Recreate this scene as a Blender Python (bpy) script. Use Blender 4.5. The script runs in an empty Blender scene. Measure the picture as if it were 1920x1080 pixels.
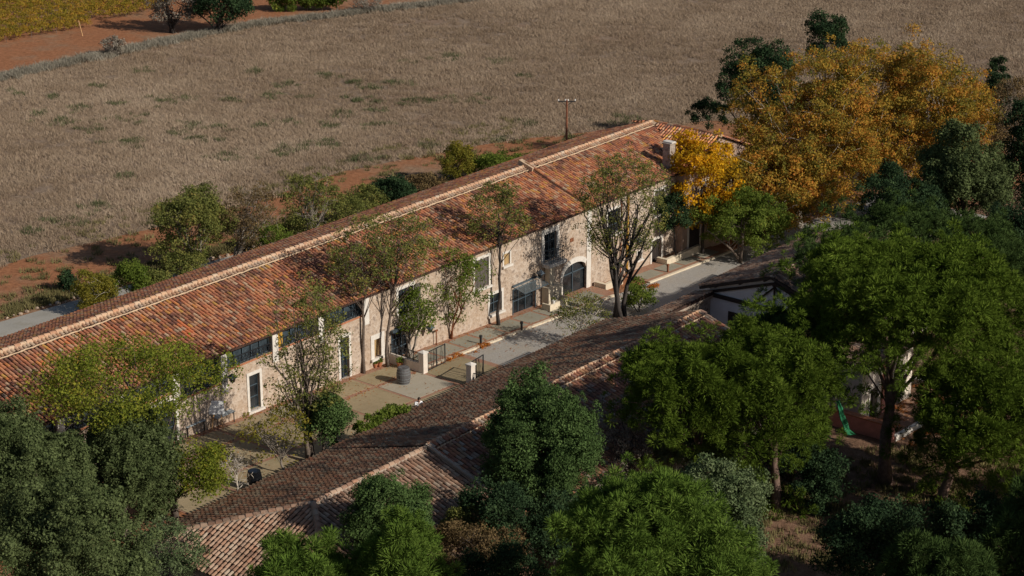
import bpy, bmesh, math
import numpy as np
from mathutils import Matrix, Vector

# ------------------------------------------------------------------ camera, sky, sun, exposure
R_ = math.radians
SC = bpy.context.scene
COL = SC.collection
CAM = np.array([-98.17, -87.79, 52.6]); AZ, PITCH, FPX = R_(39), R_(20), 70 / 36 * 1920
FW = np.array([math.cos(AZ) * math.cos(PITCH), math.sin(AZ) * math.cos(PITCH), -math.sin(PITCH)])
RT = np.array([math.sin(AZ), -math.cos(AZ), 0.0]); DN = np.cross(FW, RT)
FH = np.array([math.cos(AZ), math.sin(AZ), 0.0])
cam = bpy.data.cameras.new('camera'); cam.lens = 70; cam.sensor_width = 36; cam.clip_end = 2000; cam.clip_start = 1
co = bpy.data.objects.new('camera', cam); COL.objects.link(co); SC.camera = co
M4 = Matrix.Identity(4)
for i in range(3):
    M4[i][0] = RT[i]; M4[i][1] = -DN[i]; M4[i][2] = -FW[i]; M4[i][3] = CAM[i]
co.matrix_world = M4

SUN_EL, SUN_DIR = R_(31), math.atan2(0.15, -0.99)      # rotation clockwise from +Y
w = bpy.data.worlds.new('World'); SC.world = w; w.use_nodes = True
nt = w.node_tree; sky = nt.nodes.new('ShaderNodeTexSky'); sky.sky_type = 'NISHITA'; sky.sun_disc = False
sky.sun_elevation = SUN_EL; sky.sun_rotation = SUN_DIR
bg = nt.nodes['Background']; bg.inputs['Strength'].default_value = 0.05
nt.links.new(sky.outputs[0], bg.inputs[0])
sl = bpy.data.lights.new('sun', 'SUN'); sl.energy = 3.6; sl.angle = R_(0.5); sl.color = (1.0, 0.93, 0.82)
so = bpy.data.objects.new('sun', sl); COL.objects.link(so); so.location = (0, -60, 60)
SV = Vector((math.sin(SUN_DIR) * math.cos(SUN_EL), math.cos(SUN_DIR) * math.cos(SUN_EL), math.sin(SUN_EL)))
so.rotation_euler = SV.to_track_quat('Z', 'Y').to_euler()
SC.view_settings.view_transform = 'Standard'; SC.view_settings.look = 'None'
SC.view_settings.exposure = 0.3; SC.view_settings.gamma = 1.0; SC.view_settings.use_curve_mapping = False
SC.render.engine = 'CYCLES'
SC.cycles.use_denoising = True; SC.cycles.max_bounces = 6; SC.cycles.diffuse_bounces = 3
SC.cycles.transparent_max_bounces = 8

# ------------------------------------------------------------------ surveying helpers (photo point -> place on the ground)
def zg(x):
    return -0.046 * np.clip(x, -30, 70)
def ray(px, py):
    return RT * (px - 960) + DN * (py - 540) + FW * FPX
def onz(px, py, z):
    d = ray(px, py); return CAM + d * (z - CAM[2]) / d[2]
def ony(px, py, y=0.0):
    d = ray(px, py); return CAM + d * (y - CAM[1]) / d[1]
def ong(px, py, h=0.0):
    z = 0.0
    for _ in range(25):
        p = onz(px, py, z + h); z = float(zg(p[0]))
    return p

# ------------------------------------------------------------------ materials
def nd(nt, t, **kw):
    n = nt.nodes.new(t)
    for k, v in kw.items(): setattr(n, k, v)
    return n
def ramp(nt, fac, stops, interp='LINEAR'):
    r = nd(nt, 'ShaderNodeValToRGB'); cr = r.color_ramp; cr.interpolation = interp
    while len(cr.elements) > 1: cr.elements.remove(cr.elements[-1])
    for i, (p, c) in enumerate(stops):
        e = cr.elements[0] if i == 0 else cr.elements.new(p)
        e.position = p; e.color = (*c, 1)
    nt.links.new(fac, r.inputs[0]); return r.outputs[0]
def mixc(nt, f, a, b, mode='MIX'):
    m = nd(nt, 'ShaderNodeMix', data_type='RGBA', blend_type=mode)
    for s, v in ((m.inputs[0], f), (m.inputs[6], a), (m.inputs[7], b)):
        if hasattr(v, 'links'): nt.links.new(v, s)
        elif isinstance(v, tuple): s.default_value = (*v, 1)
        else: s.default_value = v
    return m.outputs[2]
def math_(nt, op, a, b=None, clamp=False):
    m = nd(nt, 'ShaderNodeMath', operation=op, use_clamp=clamp)
    for s, v in zip(m.inputs, (a, b)):
        if v is None: continue
        if hasattr(v, 'links'): nt.links.new(v, s)
        else: s.default_value = v
    return m.outputs[0]
def pos(nt, scale=(1, 1, 1)):
    g = nd(nt, 'ShaderNodeNewGeometry'); m = nd(nt, 'ShaderNodeMapping'); m.inputs['Scale'].default_value = scale
    nt.links.new(g.outputs['Position'], m.inputs[0]); return m.outputs[0]
def noise(nt, vec, scale, detail=4, rough=0.55, dist=0.0):
    n = nd(nt, 'ShaderNodeTexNoise'); n.inputs['Scale'].default_value = scale; n.inputs['Detail'].default_value = detail
    n.inputs['Roughness'].default_value = rough; n.inputs['Distortion'].default_value = dist
    nt.links.new(vec, n.inputs['Vector']); return n.outputs[0]
def attr(nt, name, kind='GEOMETRY'):
    a = nd(nt, 'ShaderNodeAttribute', attribute_type=kind, attribute_name=name); return a.outputs['Fac']
def newmat(name):
    m = bpy.data.materials.new(name); m.use_nodes = True
    return m, m.node_tree, m.node_tree.nodes['Principled BSDF']
def setc(nt, sock, v):
    if hasattr(v, 'links'): nt.links.new(v, sock)
    else: sock.default_value = (*v, 1)
def bump(nt, p, h, strength=0.5, dist=0.05):
    b = nd(nt, 'ShaderNodeBump'); b.inputs['Strength'].default_value = strength; b.inputs['Distance'].default_value = dist
    nt.links.new(h, b.inputs['Height']); nt.links.new(b.outputs[0], p.inputs['Normal'])
MAT = {}
def plain(name, c, rough=0.8, var=0.25, scale=3.0, metal=0.0, c2=None, bmp=0.3, spec=0.3):
    m, t, p = newmat(name); v = pos(t)
    n = noise(t, v, scale, 5, 0.65)
    hi = c2 or tuple(min(1, x * (1 + var)) for x in c); lo = tuple(x * (1 - var) for x in c)
    setc(t, p.inputs['Base Color'], ramp(t, n, [(0.3, lo), (0.7, hi)]))
    p.inputs['Roughness'].default_value = rough; p.inputs['Metallic'].default_value = metal
    p.inputs['Specular IOR Level'].default_value = spec
    if bmp: bump(t, p, noise(t, v, scale * 5, 3), bmp, 0.02)
    MAT[name] = m; return m

def tile_material(name, stops, stain, stain_col, dirt=0.5):
    m, t, p = newmat(name); v = pos(t)
    oi = nd(t, 'ShaderNodeObjectInfo')
    r = math_(t, 'FRACT', math_(t, 'ADD', attr(t, 'rnd'), oi.outputs['Random']))
    c = ramp(t, r, stops)
    fine = noise(t, v, 14, 4, 0.7)
    c = mixc(t, 0.2, c, ramp(t, fine, [(0.3, (0.1, 0.06, 0.05)), (0.55, (0.4, 0.25, 0.18)), (0.75, (0.62, 0.5, 0.4))]))
    big = noise(t, v, 0.42, 6, 0.72, 0.6)
    sub = math_(t, 'MULTIPLY', ramp(t, big, [(0.5, (0, 0, 0)), (0.62, (1, 1, 1))]), stain)
    c = mixc(t, sub, c, stain_col)
    li = noise(t, v, 2.3, 5, 0.75)
    c = mixc(t, math_(t, 'MULTIPLY', ramp(t, li, [(0.6, (0, 0, 0)), (0.68, (1, 1, 1))]), dirt), c, (0.36, 0.23, 0.07))
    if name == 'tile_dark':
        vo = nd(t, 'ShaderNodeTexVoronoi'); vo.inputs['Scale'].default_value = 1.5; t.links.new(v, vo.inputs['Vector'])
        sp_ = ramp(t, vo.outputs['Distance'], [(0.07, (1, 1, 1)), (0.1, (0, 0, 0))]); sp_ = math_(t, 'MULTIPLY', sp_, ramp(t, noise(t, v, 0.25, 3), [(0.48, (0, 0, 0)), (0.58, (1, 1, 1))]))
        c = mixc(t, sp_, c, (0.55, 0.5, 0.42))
    setc(t, p.inputs['Base Color'], c); p.inputs['Roughness'].default_value = 0.88; p.inputs['Specular IOR Level'].default_value = 0.2
    bump(t, p, fine, 0.35, 0.01); MAT[name] = m
tile_material('tile_red', [(0.0, (0.149, 0.057, 0.044)), (0.12, (0.322, 0.115, 0.066)), (0.3, (0.529, 0.172, 0.077)), (0.45, (0.632, 0.253, 0.110)),
    (0.58, (0.621, 0.322, 0.176)), (0.68, (0.483, 0.138, 0.055)), (0.78, (0.575, 0.414, 0.264)), (0.86, (0.345, 0.115, 0.066)), (0.92, (0.598, 0.333, 0.066)), (1.0, (0.713, 0.218, 0.066))], 0.62, (0.085, 0.05, 0.045))
tile_material('tile_brown', [(0.0, (0.164, 0.090, 0.061)), (0.2, (0.312, 0.180, 0.114)), (0.45, (0.377, 0.246, 0.168)), (0.6, (0.410, 0.295, 0.214)),
    (0.75, (0.328, 0.164, 0.099)), (0.88, (0.426, 0.344, 0.259)), (1.0, (0.246, 0.139, 0.092))], 0.75, (0.05, 0.04, 0.036), 0.25)
tile_material('tile_mixed', [(0.0, (0.148, 0.066, 0.046)), (0.2, (0.344, 0.123, 0.069)), (0.4, (0.426, 0.189, 0.099)), (0.55, (0.377, 0.344, 0.290)),
    (0.7, (0.295, 0.098, 0.061)), (0.85, (0.459, 0.246, 0.114)), (1.0, (0.279, 0.230, 0.183))], 0.65, (0.07, 0.055, 0.05), 0.25)
tile_material('tile_pale', [(0.0, (0.42, 0.22, 0.13)), (0.3, (0.56, 0.34, 0.20)), (0.55, (0.58, 0.44, 0.31)), (0.8, (0.52, 0.26, 0.14)), (1.0, (0.50, 0.42, 0.33))], 0.25, (0.2, 0.13, 0.1), 0.15)
tile_material('tile_dark', [(0.0, (0.116, 0.060, 0.032)), (0.2, (0.241, 0.111, 0.058)), (0.45, (0.303, 0.162, 0.088)), (0.6, (0.268, 0.221, 0.149)), (0.75, (0.286, 0.102, 0.052)), (0.9, (0.339, 0.272, 0.182)), (1.0, (0.178, 0.102, 0.058))], 0.7, (0.05, 0.042, 0.038), 0.1)  # courtyard-facing slopes: lichen-dark tiles with part of their shade put into the colour
tile_material('tile_new', [(0.0, (0.62, 0.16, 0.05)), (0.7, (0.70, 0.20, 0.07)), (0.9, (0.5, 0.3, 0.2)), (1, (0.64, 0.17, 0.05))], 0.0, (0.1, 0.05, 0.04), 0.0)
plain('tile_bed', (0.055, 0.03, 0.022), 0.95, 0.5, 4)
plain('mortar', (0.50, 0.36, 0.24), 0.95, 0.3, 5)
plain('mortar_grey', (0.36, 0.29, 0.23), 0.95, 0.3, 5)

def stone_material(name, base, dark, light, sc=4.2):
    m, t, p = newmat(name); v = pos(t)
    vo = nd(t, 'ShaderNodeTexVoronoi', feature='F1'); vo.inputs['Scale'].default_value = sc; vo.inputs['Randomness'].default_value = 1
    wv = nd(t, 'ShaderNodeVectorMath', operation='ADD'); t.links.new(v, wv.inputs[0])
    nn = nd(t, 'ShaderNodeTexNoise'); nn.inputs['Scale'].default_value = 3; t.links.new(v, nn.inputs[0])
    sc_ = nd(t, 'ShaderNodeVectorMath', operation='SCALE'); sc_.inputs['Scale'].default_value = 0.25; t.links.new(nn.outputs['Color'], sc_.inputs[0])
    t.links.new(sc_.outputs[0], wv.inputs[1]); t.links.new(wv.outputs[0], vo.inputs['Vector'])
    bw = nd(t, 'ShaderNodeRGBToBW'); t.links.new(vo.outputs['Color'], bw.inputs[0])
    c = ramp(t, bw.outputs[0], [(0.1, dark), (0.35, base), (0.6, base), (0.9, light)])
    edge = ramp(t, vo.outputs['Distance'], [(0.28, (0, 0, 0)), (0.75, (1, 1, 1))])
    c = mixc(t, math_(t, 'MULTIPLY', edge, 0.6), c, light)
    pits = noise(t, v, 9, 4, 0.7)
    c = mixc(t, math_(t, 'MULTIPLY', ramp(t, pits, [(0.57, (0, 0, 0)), (0.66, (1, 1, 1))]), 0.8), c, dark)
    big = noise(t, v, 0.5, 4, 0.6)
    c = mixc(t, ramp(t, big, [(0.4, (0, 0, 0)), (0.75, (0.45, 0.45, 0.45))]), c, tuple(b * k for b, k in zip(base, (0.95, 0.8, 0.62))))
    setc(t, p.inputs['Base Color'], c); p.inputs['Roughness'].default_value = 0.95; p.inputs['Specular IOR Level'].default_value = 0.15
    bump(t, p, math_(t, 'ADD', vo.outputs['Distance'], pits), 0.6, 0.05); MAT[name] = m
stone_material('stone', (0.42, 0.325, 0.25), (0.15, 0.10, 0.075), (0.53, 0.445, 0.37))
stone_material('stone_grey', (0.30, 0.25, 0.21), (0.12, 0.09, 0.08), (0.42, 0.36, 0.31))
plain('render_pink', (0.33, 0.235, 0.185), 0.95, 0.35, 0.9)
plain('trim', (0.62, 0.575, 0.52), 0.85, 0.12, 2.5)
plain('plaster', (0.62, 0.63, 0.66), 0.9, 0.1, 1.2)
plain('plaster_warm', (0.66, 0.58, 0.50), 0.9, 0.16, 1.2)
plain('cream_stone', (0.62, 0.53, 0.40), 0.9, 0.15, 2)
plain('timber_dark', (0.03, 0.022, 0.02), 0.7, 0.3, 4)
plain('steel_blue', (0.055, 0.08, 0.10), 0.45, 0.2, 3, bmp=0.0, spec=0.5)
plain('iron', (0.016, 0.018, 0.022), 0.5, 0.2, 6, bmp=0.0, spec=0.5)
plain('shutter_tan', (0.42, 0.28, 0.13), 0.7, 0.15, 3)
plain('shutter_brown', (0.10, 0.085, 0.075), 0.7, 0.25, 3)
plain('ochre', (0.45, 0.25, 0.04), 0.6, 0.15, 3)
plain('pinkish', (0.55, 0.24, 0.19), 0.85, 0.2, 2)
plain('rust', (0.20, 0.075, 0.035), 0.85, 0.5, 4)
plain('wood_pole', (0.22, 0.085, 0.045), 0.85, 0.4, 3)
plain('wood_light', (0.48, 0.28, 0.13), 0.7, 0.2, 6)
plain('barrel_wood', (0.10, 0.095, 0.095), 0.75, 0.35, 5)
plain('barrel_hoop', (0.20, 0.21, 0.22), 0.5, 0.25, 7, metal=0.4)
plain('black_gloss', (0.008, 0.009, 0.011), 0.16, 0.2, 2, bmp=0.0, spec=0.6)
plain('white_board', (0.80, 0.80, 0.80), 0.5, 0.04, 2, bmp=0.0)
plain('table_grey', (0.32, 0.37, 0.40), 0.4, 0.12, 2, bmp=0.0)
plain('terracotta', (0.42, 0.16, 0.08), 0.85, 0.2, 5)
plain('green_net', (0.012, 0.15, 0.06), 0.7, 0.35, 5)
plain('slate_lamp', (0.07, 0.09, 0.11), 0.35, 0.2, 5, bmp=0.0, spec=0.5)
plain('skin', (0.45, 0.26, 0.18), 0.6, 0.08, 10, bmp=0.0)
plain('hair', (0.03, 0.018, 0.012), 0.6, 0.3, 40)
plain('shirt', (0.82, 0.82, 0.84), 0.85, 0.04, 6)
plain('trousers', (0.05, 0.055, 0.08), 0.85, 0.2, 8)
plain('ceramic', (0.75, 0.73, 0.70), 0.3, 0.05, 8, bmp=0.0)
plain('bark', (0.13, 0.10, 0.08), 0.95, 0.45, 6)
plain('bark_grey', (0.26, 0.22, 0.18), 0.95, 0.4, 5)
plain('bark_pale', (0.50, 0.44, 0.37), 0.9, 0.3, 4)
plain('bark_dark', (0.055, 0.045, 0.04), 0.95, 0.4, 6)
plain('bark_pine', (0.17, 0.11, 0.085), 0.95, 0.45, 5)
plain('border_stone', (0.36, 0.27, 0.2), 0.95, 0.3, 3)
m, t, p = newmat('glass'); v = pos(t)
setc(t, p.inputs['Base Color'], ramp(t, noise(t, v, 0.9, 3), [(0.35, (0.006, 0.008, 0.010)), (0.7, (0.035, 0.04, 0.045))]))
p.inputs['Roughness'].default_value = 0.12; p.inputs['Specular IOR Level'].default_value = 0.5; MAT['glass'] = m
m, t, p = newmat('window_glass'); v = pos(t)
setc(t, p.inputs['Base Color'], ramp(t, noise(t, v, 1.1, 3), [(0.35, (0.012, 0.016, 0.02)), (0.7, (0.06, 0.08, 0.095))]))
p.inputs['Roughness'].default_value = 0.08; p.inputs['Specular IOR Level'].default_value = 0.6; MAT['window_glass'] = m

m, t, p = newmat('clear_glass'); out = t.nodes['Material Output']
tr = nd(t, 'ShaderNodeBsdfTransparent'); mx = nd(t, 'ShaderNodeMixShader'); mx.inputs[0].default_value = .22; p.inputs['Base Color'].default_value = (.3, .35, .37, 1); p.inputs['Roughness'].default_value = .1
t.links.new(tr.outputs[0], mx.inputs[1]); t.links.new(p.outputs[0], mx.inputs[2]); t.links.new(mx.outputs[0], out.inputs[0]); MAT['clear_glass'] = m
# ground materials
m, t, p = newmat('dirt'); v = pos(t)
a = noise(t, v, 0.10, 6, 0.65); b = noise(t, v, 2.2, 6, 0.7)
c = ramp(t, b, [(0.3, (0.20, 0.085, 0.042)), (0.55, (0.31, 0.135, 0.066)), (0.75, (0.38, 0.19, 0.10))])
c = mixc(t, ramp(t, a, [(0.48, (0, 0, 0)), (0.62, (0.8, 0.8, 0.8))]), c, ramp(t, b, [(0.35, (0.20, 0.13, 0.08)), (0.7, (0.30, 0.21, 0.14))]))
setc(t, p.inputs['Base Color'], c); p.inputs['Roughness'].default_value = 1; p.inputs['Specular IOR Level'].default_value = 0.1
bump(t, p, b, 0.8, 0.12); MAT['dirt'] = m
m, t, p = newmat('field_soil'); v = pos(t)
a = noise(t, v, 0.16, 6, 0.7); b = noise(t, v, 3.0, 6, 0.75)
c = ramp(t, b, [(0.3, (0.15, 0.105, 0.075)), (0.55, (0.25, 0.185, 0.135)), (0.75, (0.34, 0.27, 0.20))])
c = mixc(t, ramp(t, a, [(0.52, (0, 0, 0)), (0.7, (0.5, 0.5, 0.5))]), c, (0.26, 0.14, 0.085))
setc(t, p.inputs['Base Color'], c); p.inputs['Roughness'].default_value = 1; p.inputs['Specular IOR Level'].default_value = 0.1
bump(t, p, b, 0.9, 0.15); MAT['field_soil'] = m
m, t, p = newmat('litter'); v = pos(t)
b = noise(t, v, 1.6, 6, 0.75); a = noise(t, v, 9, 4, 0.7)
c = ramp(t, b, [(0.32, (0.08, 0.045, 0.03)), (0.5, (0.19, 0.10, 0.065)), (0.7, (0.32, 0.21, 0.15))])
c = mixc(t, 0.4, c, ramp(t, a, [(0.35, (0.08, 0.05, 0.03)), (0.7, (0.34, 0.22, 0.14))]))
setc(t, p.inputs['Base Color'], c); p.inputs['Roughness'].default_value = 1; p.inputs['Specular IOR Level'].default_value = 0.1
bump(t, p, a, 0.8, 0.08); MAT['litter'] = m
def concrete(name, lo, hi, olive):
    m, t, p = newmat(name); v = pos(t)
    a = noise(t, v, 0.45, 5, 0.6); b = noise(t, v, 5, 5, 0.7)
    c = mixc(t, 0.45, ramp(t, a, [(0.35, lo), (0.65, hi)]), ramp(t, b, [(0.3, lo), (0.7, hi)]))
    c = mixc(t, ramp(t, noise(t, v, 0.8, 6, 0.7), [(0.5, (0, 0, 0)), (0.72, (0.6, 0.6, 0.6))]), c, olive)
    oi = nd(t, 'ShaderNodeObjectInfo')
    c = mixc(t, 1.0, c, ramp(t, oi.outputs['Random'], [(0, (0.82, 0.82, 0.80)), (1, (1, 1, 1))]), 'MULTIPLY')
    setc(t, p.inputs['Base Color'], c); p.inputs['Roughness'].default_value = 0.9; p.inputs['Specular IOR Level'].default_value = 0.2
    bump(t, p, b, 0.3, 0.01); MAT[name] = m
concrete('concrete', (0.28, 0.215, 0.13), (0.40, 0.315, 0.195), (0.20, 0.175, 0.09))
concrete('concrete_pale', (0.36, 0.31, 0.24), (0.44, 0.39, 0.31), (0.30, 0.26, 0.18))
concrete('walk_slab', (0.24, 0.225, 0.18), (0.32, 0.30, 0.24), (0.26, 0.22, 0.15))
concrete('path_grey', (0.28, 0.265, 0.235), (0.38, 0.355, 0.315), (0.24, 0.21, 0.16))
def brickmat(name, ang):
    m, t, p = newmat(name); g = nd(t, 'ShaderNodeNewGeometry'); mp = nd(t, 'ShaderNodeMapping')
    t.links.new(g.outputs['Position'], mp.inputs[0]); mp.inputs['Rotation'].default_value = (0, 0, ang)
    b = nd(t, 'ShaderNodeTexBrick'); t.links.new(mp.outputs[0], b.inputs[0]); b.inputs['Scale'].default_value = 1
    b.inputs['Brick Width'].default_value = 0.22; b.inputs['Row Height'].default_value = 0.11; b.inputs['Mortar Size'].default_value = 0.008
    b.inputs['Color1'].default_value = (0.32, 0.14, 0.088, 1); b.inputs['Color2'].default_value = (0.25, 0.11, 0.072, 1); b.inputs['Mortar'].default_value = (0.30, 0.21, 0.14, 1)
    n = noise(t, g.outputs['Position'], 1.7, 6, 0.7)
    c = mixc(t, ramp(t, n, [(0.4, (0, 0, 0)), (0.7, (0.7, 0.7, 0.7))]), b.outputs[0], (0.30, 0.21, 0.13))
    setc(t, p.inputs['Base Color'], c); p.inputs['Roughness'].default_value = 0.9
    MAT[name] = m
brickmat('brick', 0); brickmat('brick_cross', math.pi / 2)
m, t, p = newmat('gravel'); v = pos(t)
a = noise(t, v, 22, 4, 0.8); b = noise(t, v, 0.7, 5, 0.6)
c = ramp(t, a, [(0.3, (0.15, 0.135, 0.12)), (0.5, (0.34, 0.315, 0.285)), (0.7, (0.50, 0.465, 0.42))])
c = mixc(t, ramp(t, b, [(0.45, (0, 0, 0)), (0.7, (0.5, 0.5, 0.5))]), c, (0.34, 0.28, 0.21))
setc(t, p.inputs['Base Color'], c); p.inputs['Roughness'].default_value = 1; bump(t, p, a, 0.9, 0.04); MAT['gravel'] = m

def leafmat(name, stops, trans=0.3, gloss=0.0):
    m, t, p = newmat(name); out = t.nodes['Material Output']
    k_ = 1.0 if name in ('lf_vine', 'lf_litter') else 1.15 if 'bright' in name else 1.0 if 'pine' in name else 1.4 if name in ('lf_plane', 'lf_locust') else 1.25
    if 'pine' in name: trans = .12
    INST = name in ('lf_pine', 'lf_pine_blue', 'lf_pine_bright', 'lf_cypress', 'lf_cedar')
    fac = attr(t, 'rnd')
    if INST: fac = math_(t, 'ADD', math_(t, 'MULTIPLY', fac, .5), math_(t, 'MULTIPLY', attr(t, 'tint', 'INSTANCER'), .5))
    c = ramp(t, fac, [(q, tuple(v_ * k_ for v_ in cc)) for q, cc in stops])
    d = nd(t, 'ShaderNodeBsdfDiffuse'); tr = nd(t, 'ShaderNodeBsdfTranslucent'); mx = nd(t, 'ShaderNodeMixShader')
    t.links.new(c, d.inputs[0]); t.links.new(c, tr.inputs[0]); mx.inputs[0].default_value = trans
    t.links.new(d.outputs[0], mx.inputs[1]); t.links.new(tr.outputs[0], mx.inputs[2])
    t.nodes.remove(p); t.links.new(mx.outputs[0], out.inputs[0]); MAT[name] = m
leafmat('lf_pine', [(0, (0.042, 0.068, 0.01)), (0.5, (0.085, 0.13, 0.017)), (1, (0.145, 0.195, 0.03))])
leafmat('lf_pine_blue', [(0, (0.028, 0.05, 0.014)), (0.5, (0.05, 0.082, 0.023)), (1, (0.078, 0.115, 0.034))])
leafmat('lf_pine_bright', [(0, (0.045, 0.08, 0.014)), (0.5, (0.08, 0.13, 0.022)), (1, (0.125, 0.18, 0.035))])
leafmat('lf_cypress', [(0, (0.028, 0.05, 0.016)), (0.5, (0.058, 0.095, 0.03)), (1, (0.10, 0.15, 0.05))], 0.15)
leafmat('lf_cedar', [(0, (0.034, 0.048, 0.018)), (0.5, (0.068, 0.088, 0.034)), (1, (0.112, 0.138, 0.056))], 0.15)
leafmat('lf_juniper', [(0, (0.045, 0.065, 0.03)), (0.5, (0.085, 0.115, 0.05)), (1, (0.14, 0.17, 0.085))], 0.15)
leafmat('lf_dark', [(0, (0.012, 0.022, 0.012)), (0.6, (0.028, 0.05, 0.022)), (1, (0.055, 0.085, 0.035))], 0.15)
leafmat('lf_locust', [(0, (0.06, 0.08, 0.014)), (0.4, (0.115, 0.14, 0.02)), (0.75, (0.18, 0.195, 0.028)), (0.93, (0.25, 0.21, 0.03)), (1, (0.28, 0.16, 0.025))], 0.4)
leafmat('lf_green', [(0, (0.055, 0.08, 0.014)), (0.5, (0.105, 0.145, 0.025)), (0.9, (0.17, 0.205, 0.04)), (1, (0.24, 0.24, 0.045))], 0.4)
leafmat('lf_olive', [(0, (0.06, 0.075, 0.02)), (0.5, (0.13, 0.14, 0.04)), (0.85, (0.2, 0.19, 0.05)), (1, (0.26, 0.18, 0.06))], 0.3)
leafmat('lf_yellow', [(0, (0.10, 0.105, 0.02)), (0.5, (0.165, 0.15, 0.025)), (1, (0.24, 0.185, 0.03))], 0.4)
leafmat('lf_gold', [(0, (0.16, 0.10, 0.012)), (0.25, (0.30, 0.19, 0.015)), (0.6, (0.55, 0.31, 0.015)), (1, (0.62, 0.30, 0.02))], 0.4)
leafmat('lf_plane', [(0, (0.07, 0.085, 0.02)), (0.2, (0.13, 0.12, 0.025)), (0.4, (0.22, 0.16, 0.03)), (0.6, (0.32, 0.198, 0.034)), (0.8, (0.38, 0.18, 0.034)), (1, (0.33, 0.115, 0.03))], 0.4)
leafmat('lf_brown', [(0, (0.06, 0.04, 0.02)), (0.5, (0.13, 0.09, 0.045)), (1, (0.20, 0.14, 0.06))], 0.25)
leafmat('lf_twig', [(0, (0.10, 0.085, 0.065)), (0.5, (0.17, 0.145, 0.115)), (1, (0.25, 0.22, 0.18))], 0.0)
leafmat('lf_litter', [(0, (0.20, 0.06, 0.02)), (0.5, (0.42, 0.14, 0.03)), (1, (0.55, 0.24, 0.05))], 0.2)
leafmat('lf_vine', [(0, (0.15, 0.14, 0.02)), (0.35, (0.26, 0.20, 0.03)), (0.65, (0.36, 0.245, 0.04)), (0.88, (0.44, 0.25, 0.04)), (1, (0.42, 0.17, 0.03))], 0.4)
def grassmat(name, a, b, c):
    m, t, p = newmat(name); out = t.nodes['Material Output']
    f = math_(t, 'ADD', math_(t, 'MULTIPLY', attr(t, 'rnd'), 0.45), math_(t, 'MULTIPLY', attr(t, 'tint', 'INSTANCER'), 0.55))
    col = ramp(t, f, [(0, a), (0.5, b), (1, c)])
    d = nd(t, 'ShaderNodeBsdfDiffuse'); t.links.new(col, d.inputs[0]); t.nodes.remove(p); t.links.new(d.outputs[0], out.inputs[0]); MAT[name] = m
grassmat('dry_grass', (0.195, 0.137, 0.092), (0.325, 0.242, 0.168), (0.46, 0.362, 0.267))
grassmat('ditch_grass', (0.13, 0.115, 0.085), (0.23, 0.205, 0.16), (0.35, 0.315, 0.255))
grassmat('weed_green', (0.065, 0.07, 0.035), (0.10, 0.11, 0.052), (0.16, 0.165, 0.085))
grassmat('scrub', (0.09, 0.085, 0.035), (0.16, 0.14, 0.06), (0.25, 0.21, 0.10))

# ------------------------------------------------------------------ mesh helpers
def link(name, me, mat, parent=None, inv=True):
    o = bpy.data.objects.new(name, me); COL.objects.link(o)
    if mat: me.materials.append(MAT[mat])
    if parent:
        o.parent = parent
        r = parent
        if r.type == 'EMPTY': o.matrix_parent_inverse = Matrix.Translation(-Vector(r.location))
    return o
def tag(o, label, cat=None, group=None, kind=None):
    if label: o['label'] = label
    if cat: o['category'] = cat
    if group: o['group'] = group
    if kind: o['kind'] = kind
    return o
def empty(name, loc, label, cat, group=None):
    o = bpy.data.objects.new(name, None); COL.objects.link(o); o.location = tuple(float(q) for q in loc); o.empty_display_size = 0.2
    return tag(o, label, cat, group)
def fastmesh(name, V, F, rnd=None, smooth=False):
    """V (n,3); F (m,k) all faces the same size k."""
    V = np.asarray(V, np.float32); F = np.asarray(F, np.int32); k = F.shape[1]
    me = bpy.data.meshes.new(name); me.vertices.add(len(V)); me.vertices.foreach_set('co', V.ravel())
    me.loops.add(F.size); me.loops.foreach_set('vertex_index', F.ravel())
    me.polygons.add(len(F)); me.polygons.foreach_set('loop_start', np.arange(0, F.size, k, dtype=np.int32))
    me.polygons.foreach_set('loop_total', np.full(len(F), k, np.int32))
    if smooth: me.polygons.foreach_set('use_smooth', np.ones(len(F), bool))
    me.update(calc_edges=True)
    if rnd is not None:
        a = me.attributes.new('rnd', 'FLOAT', 'POINT'); a.data.foreach_set('value', np.asarray(rnd, np.float32))
    return me
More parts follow.
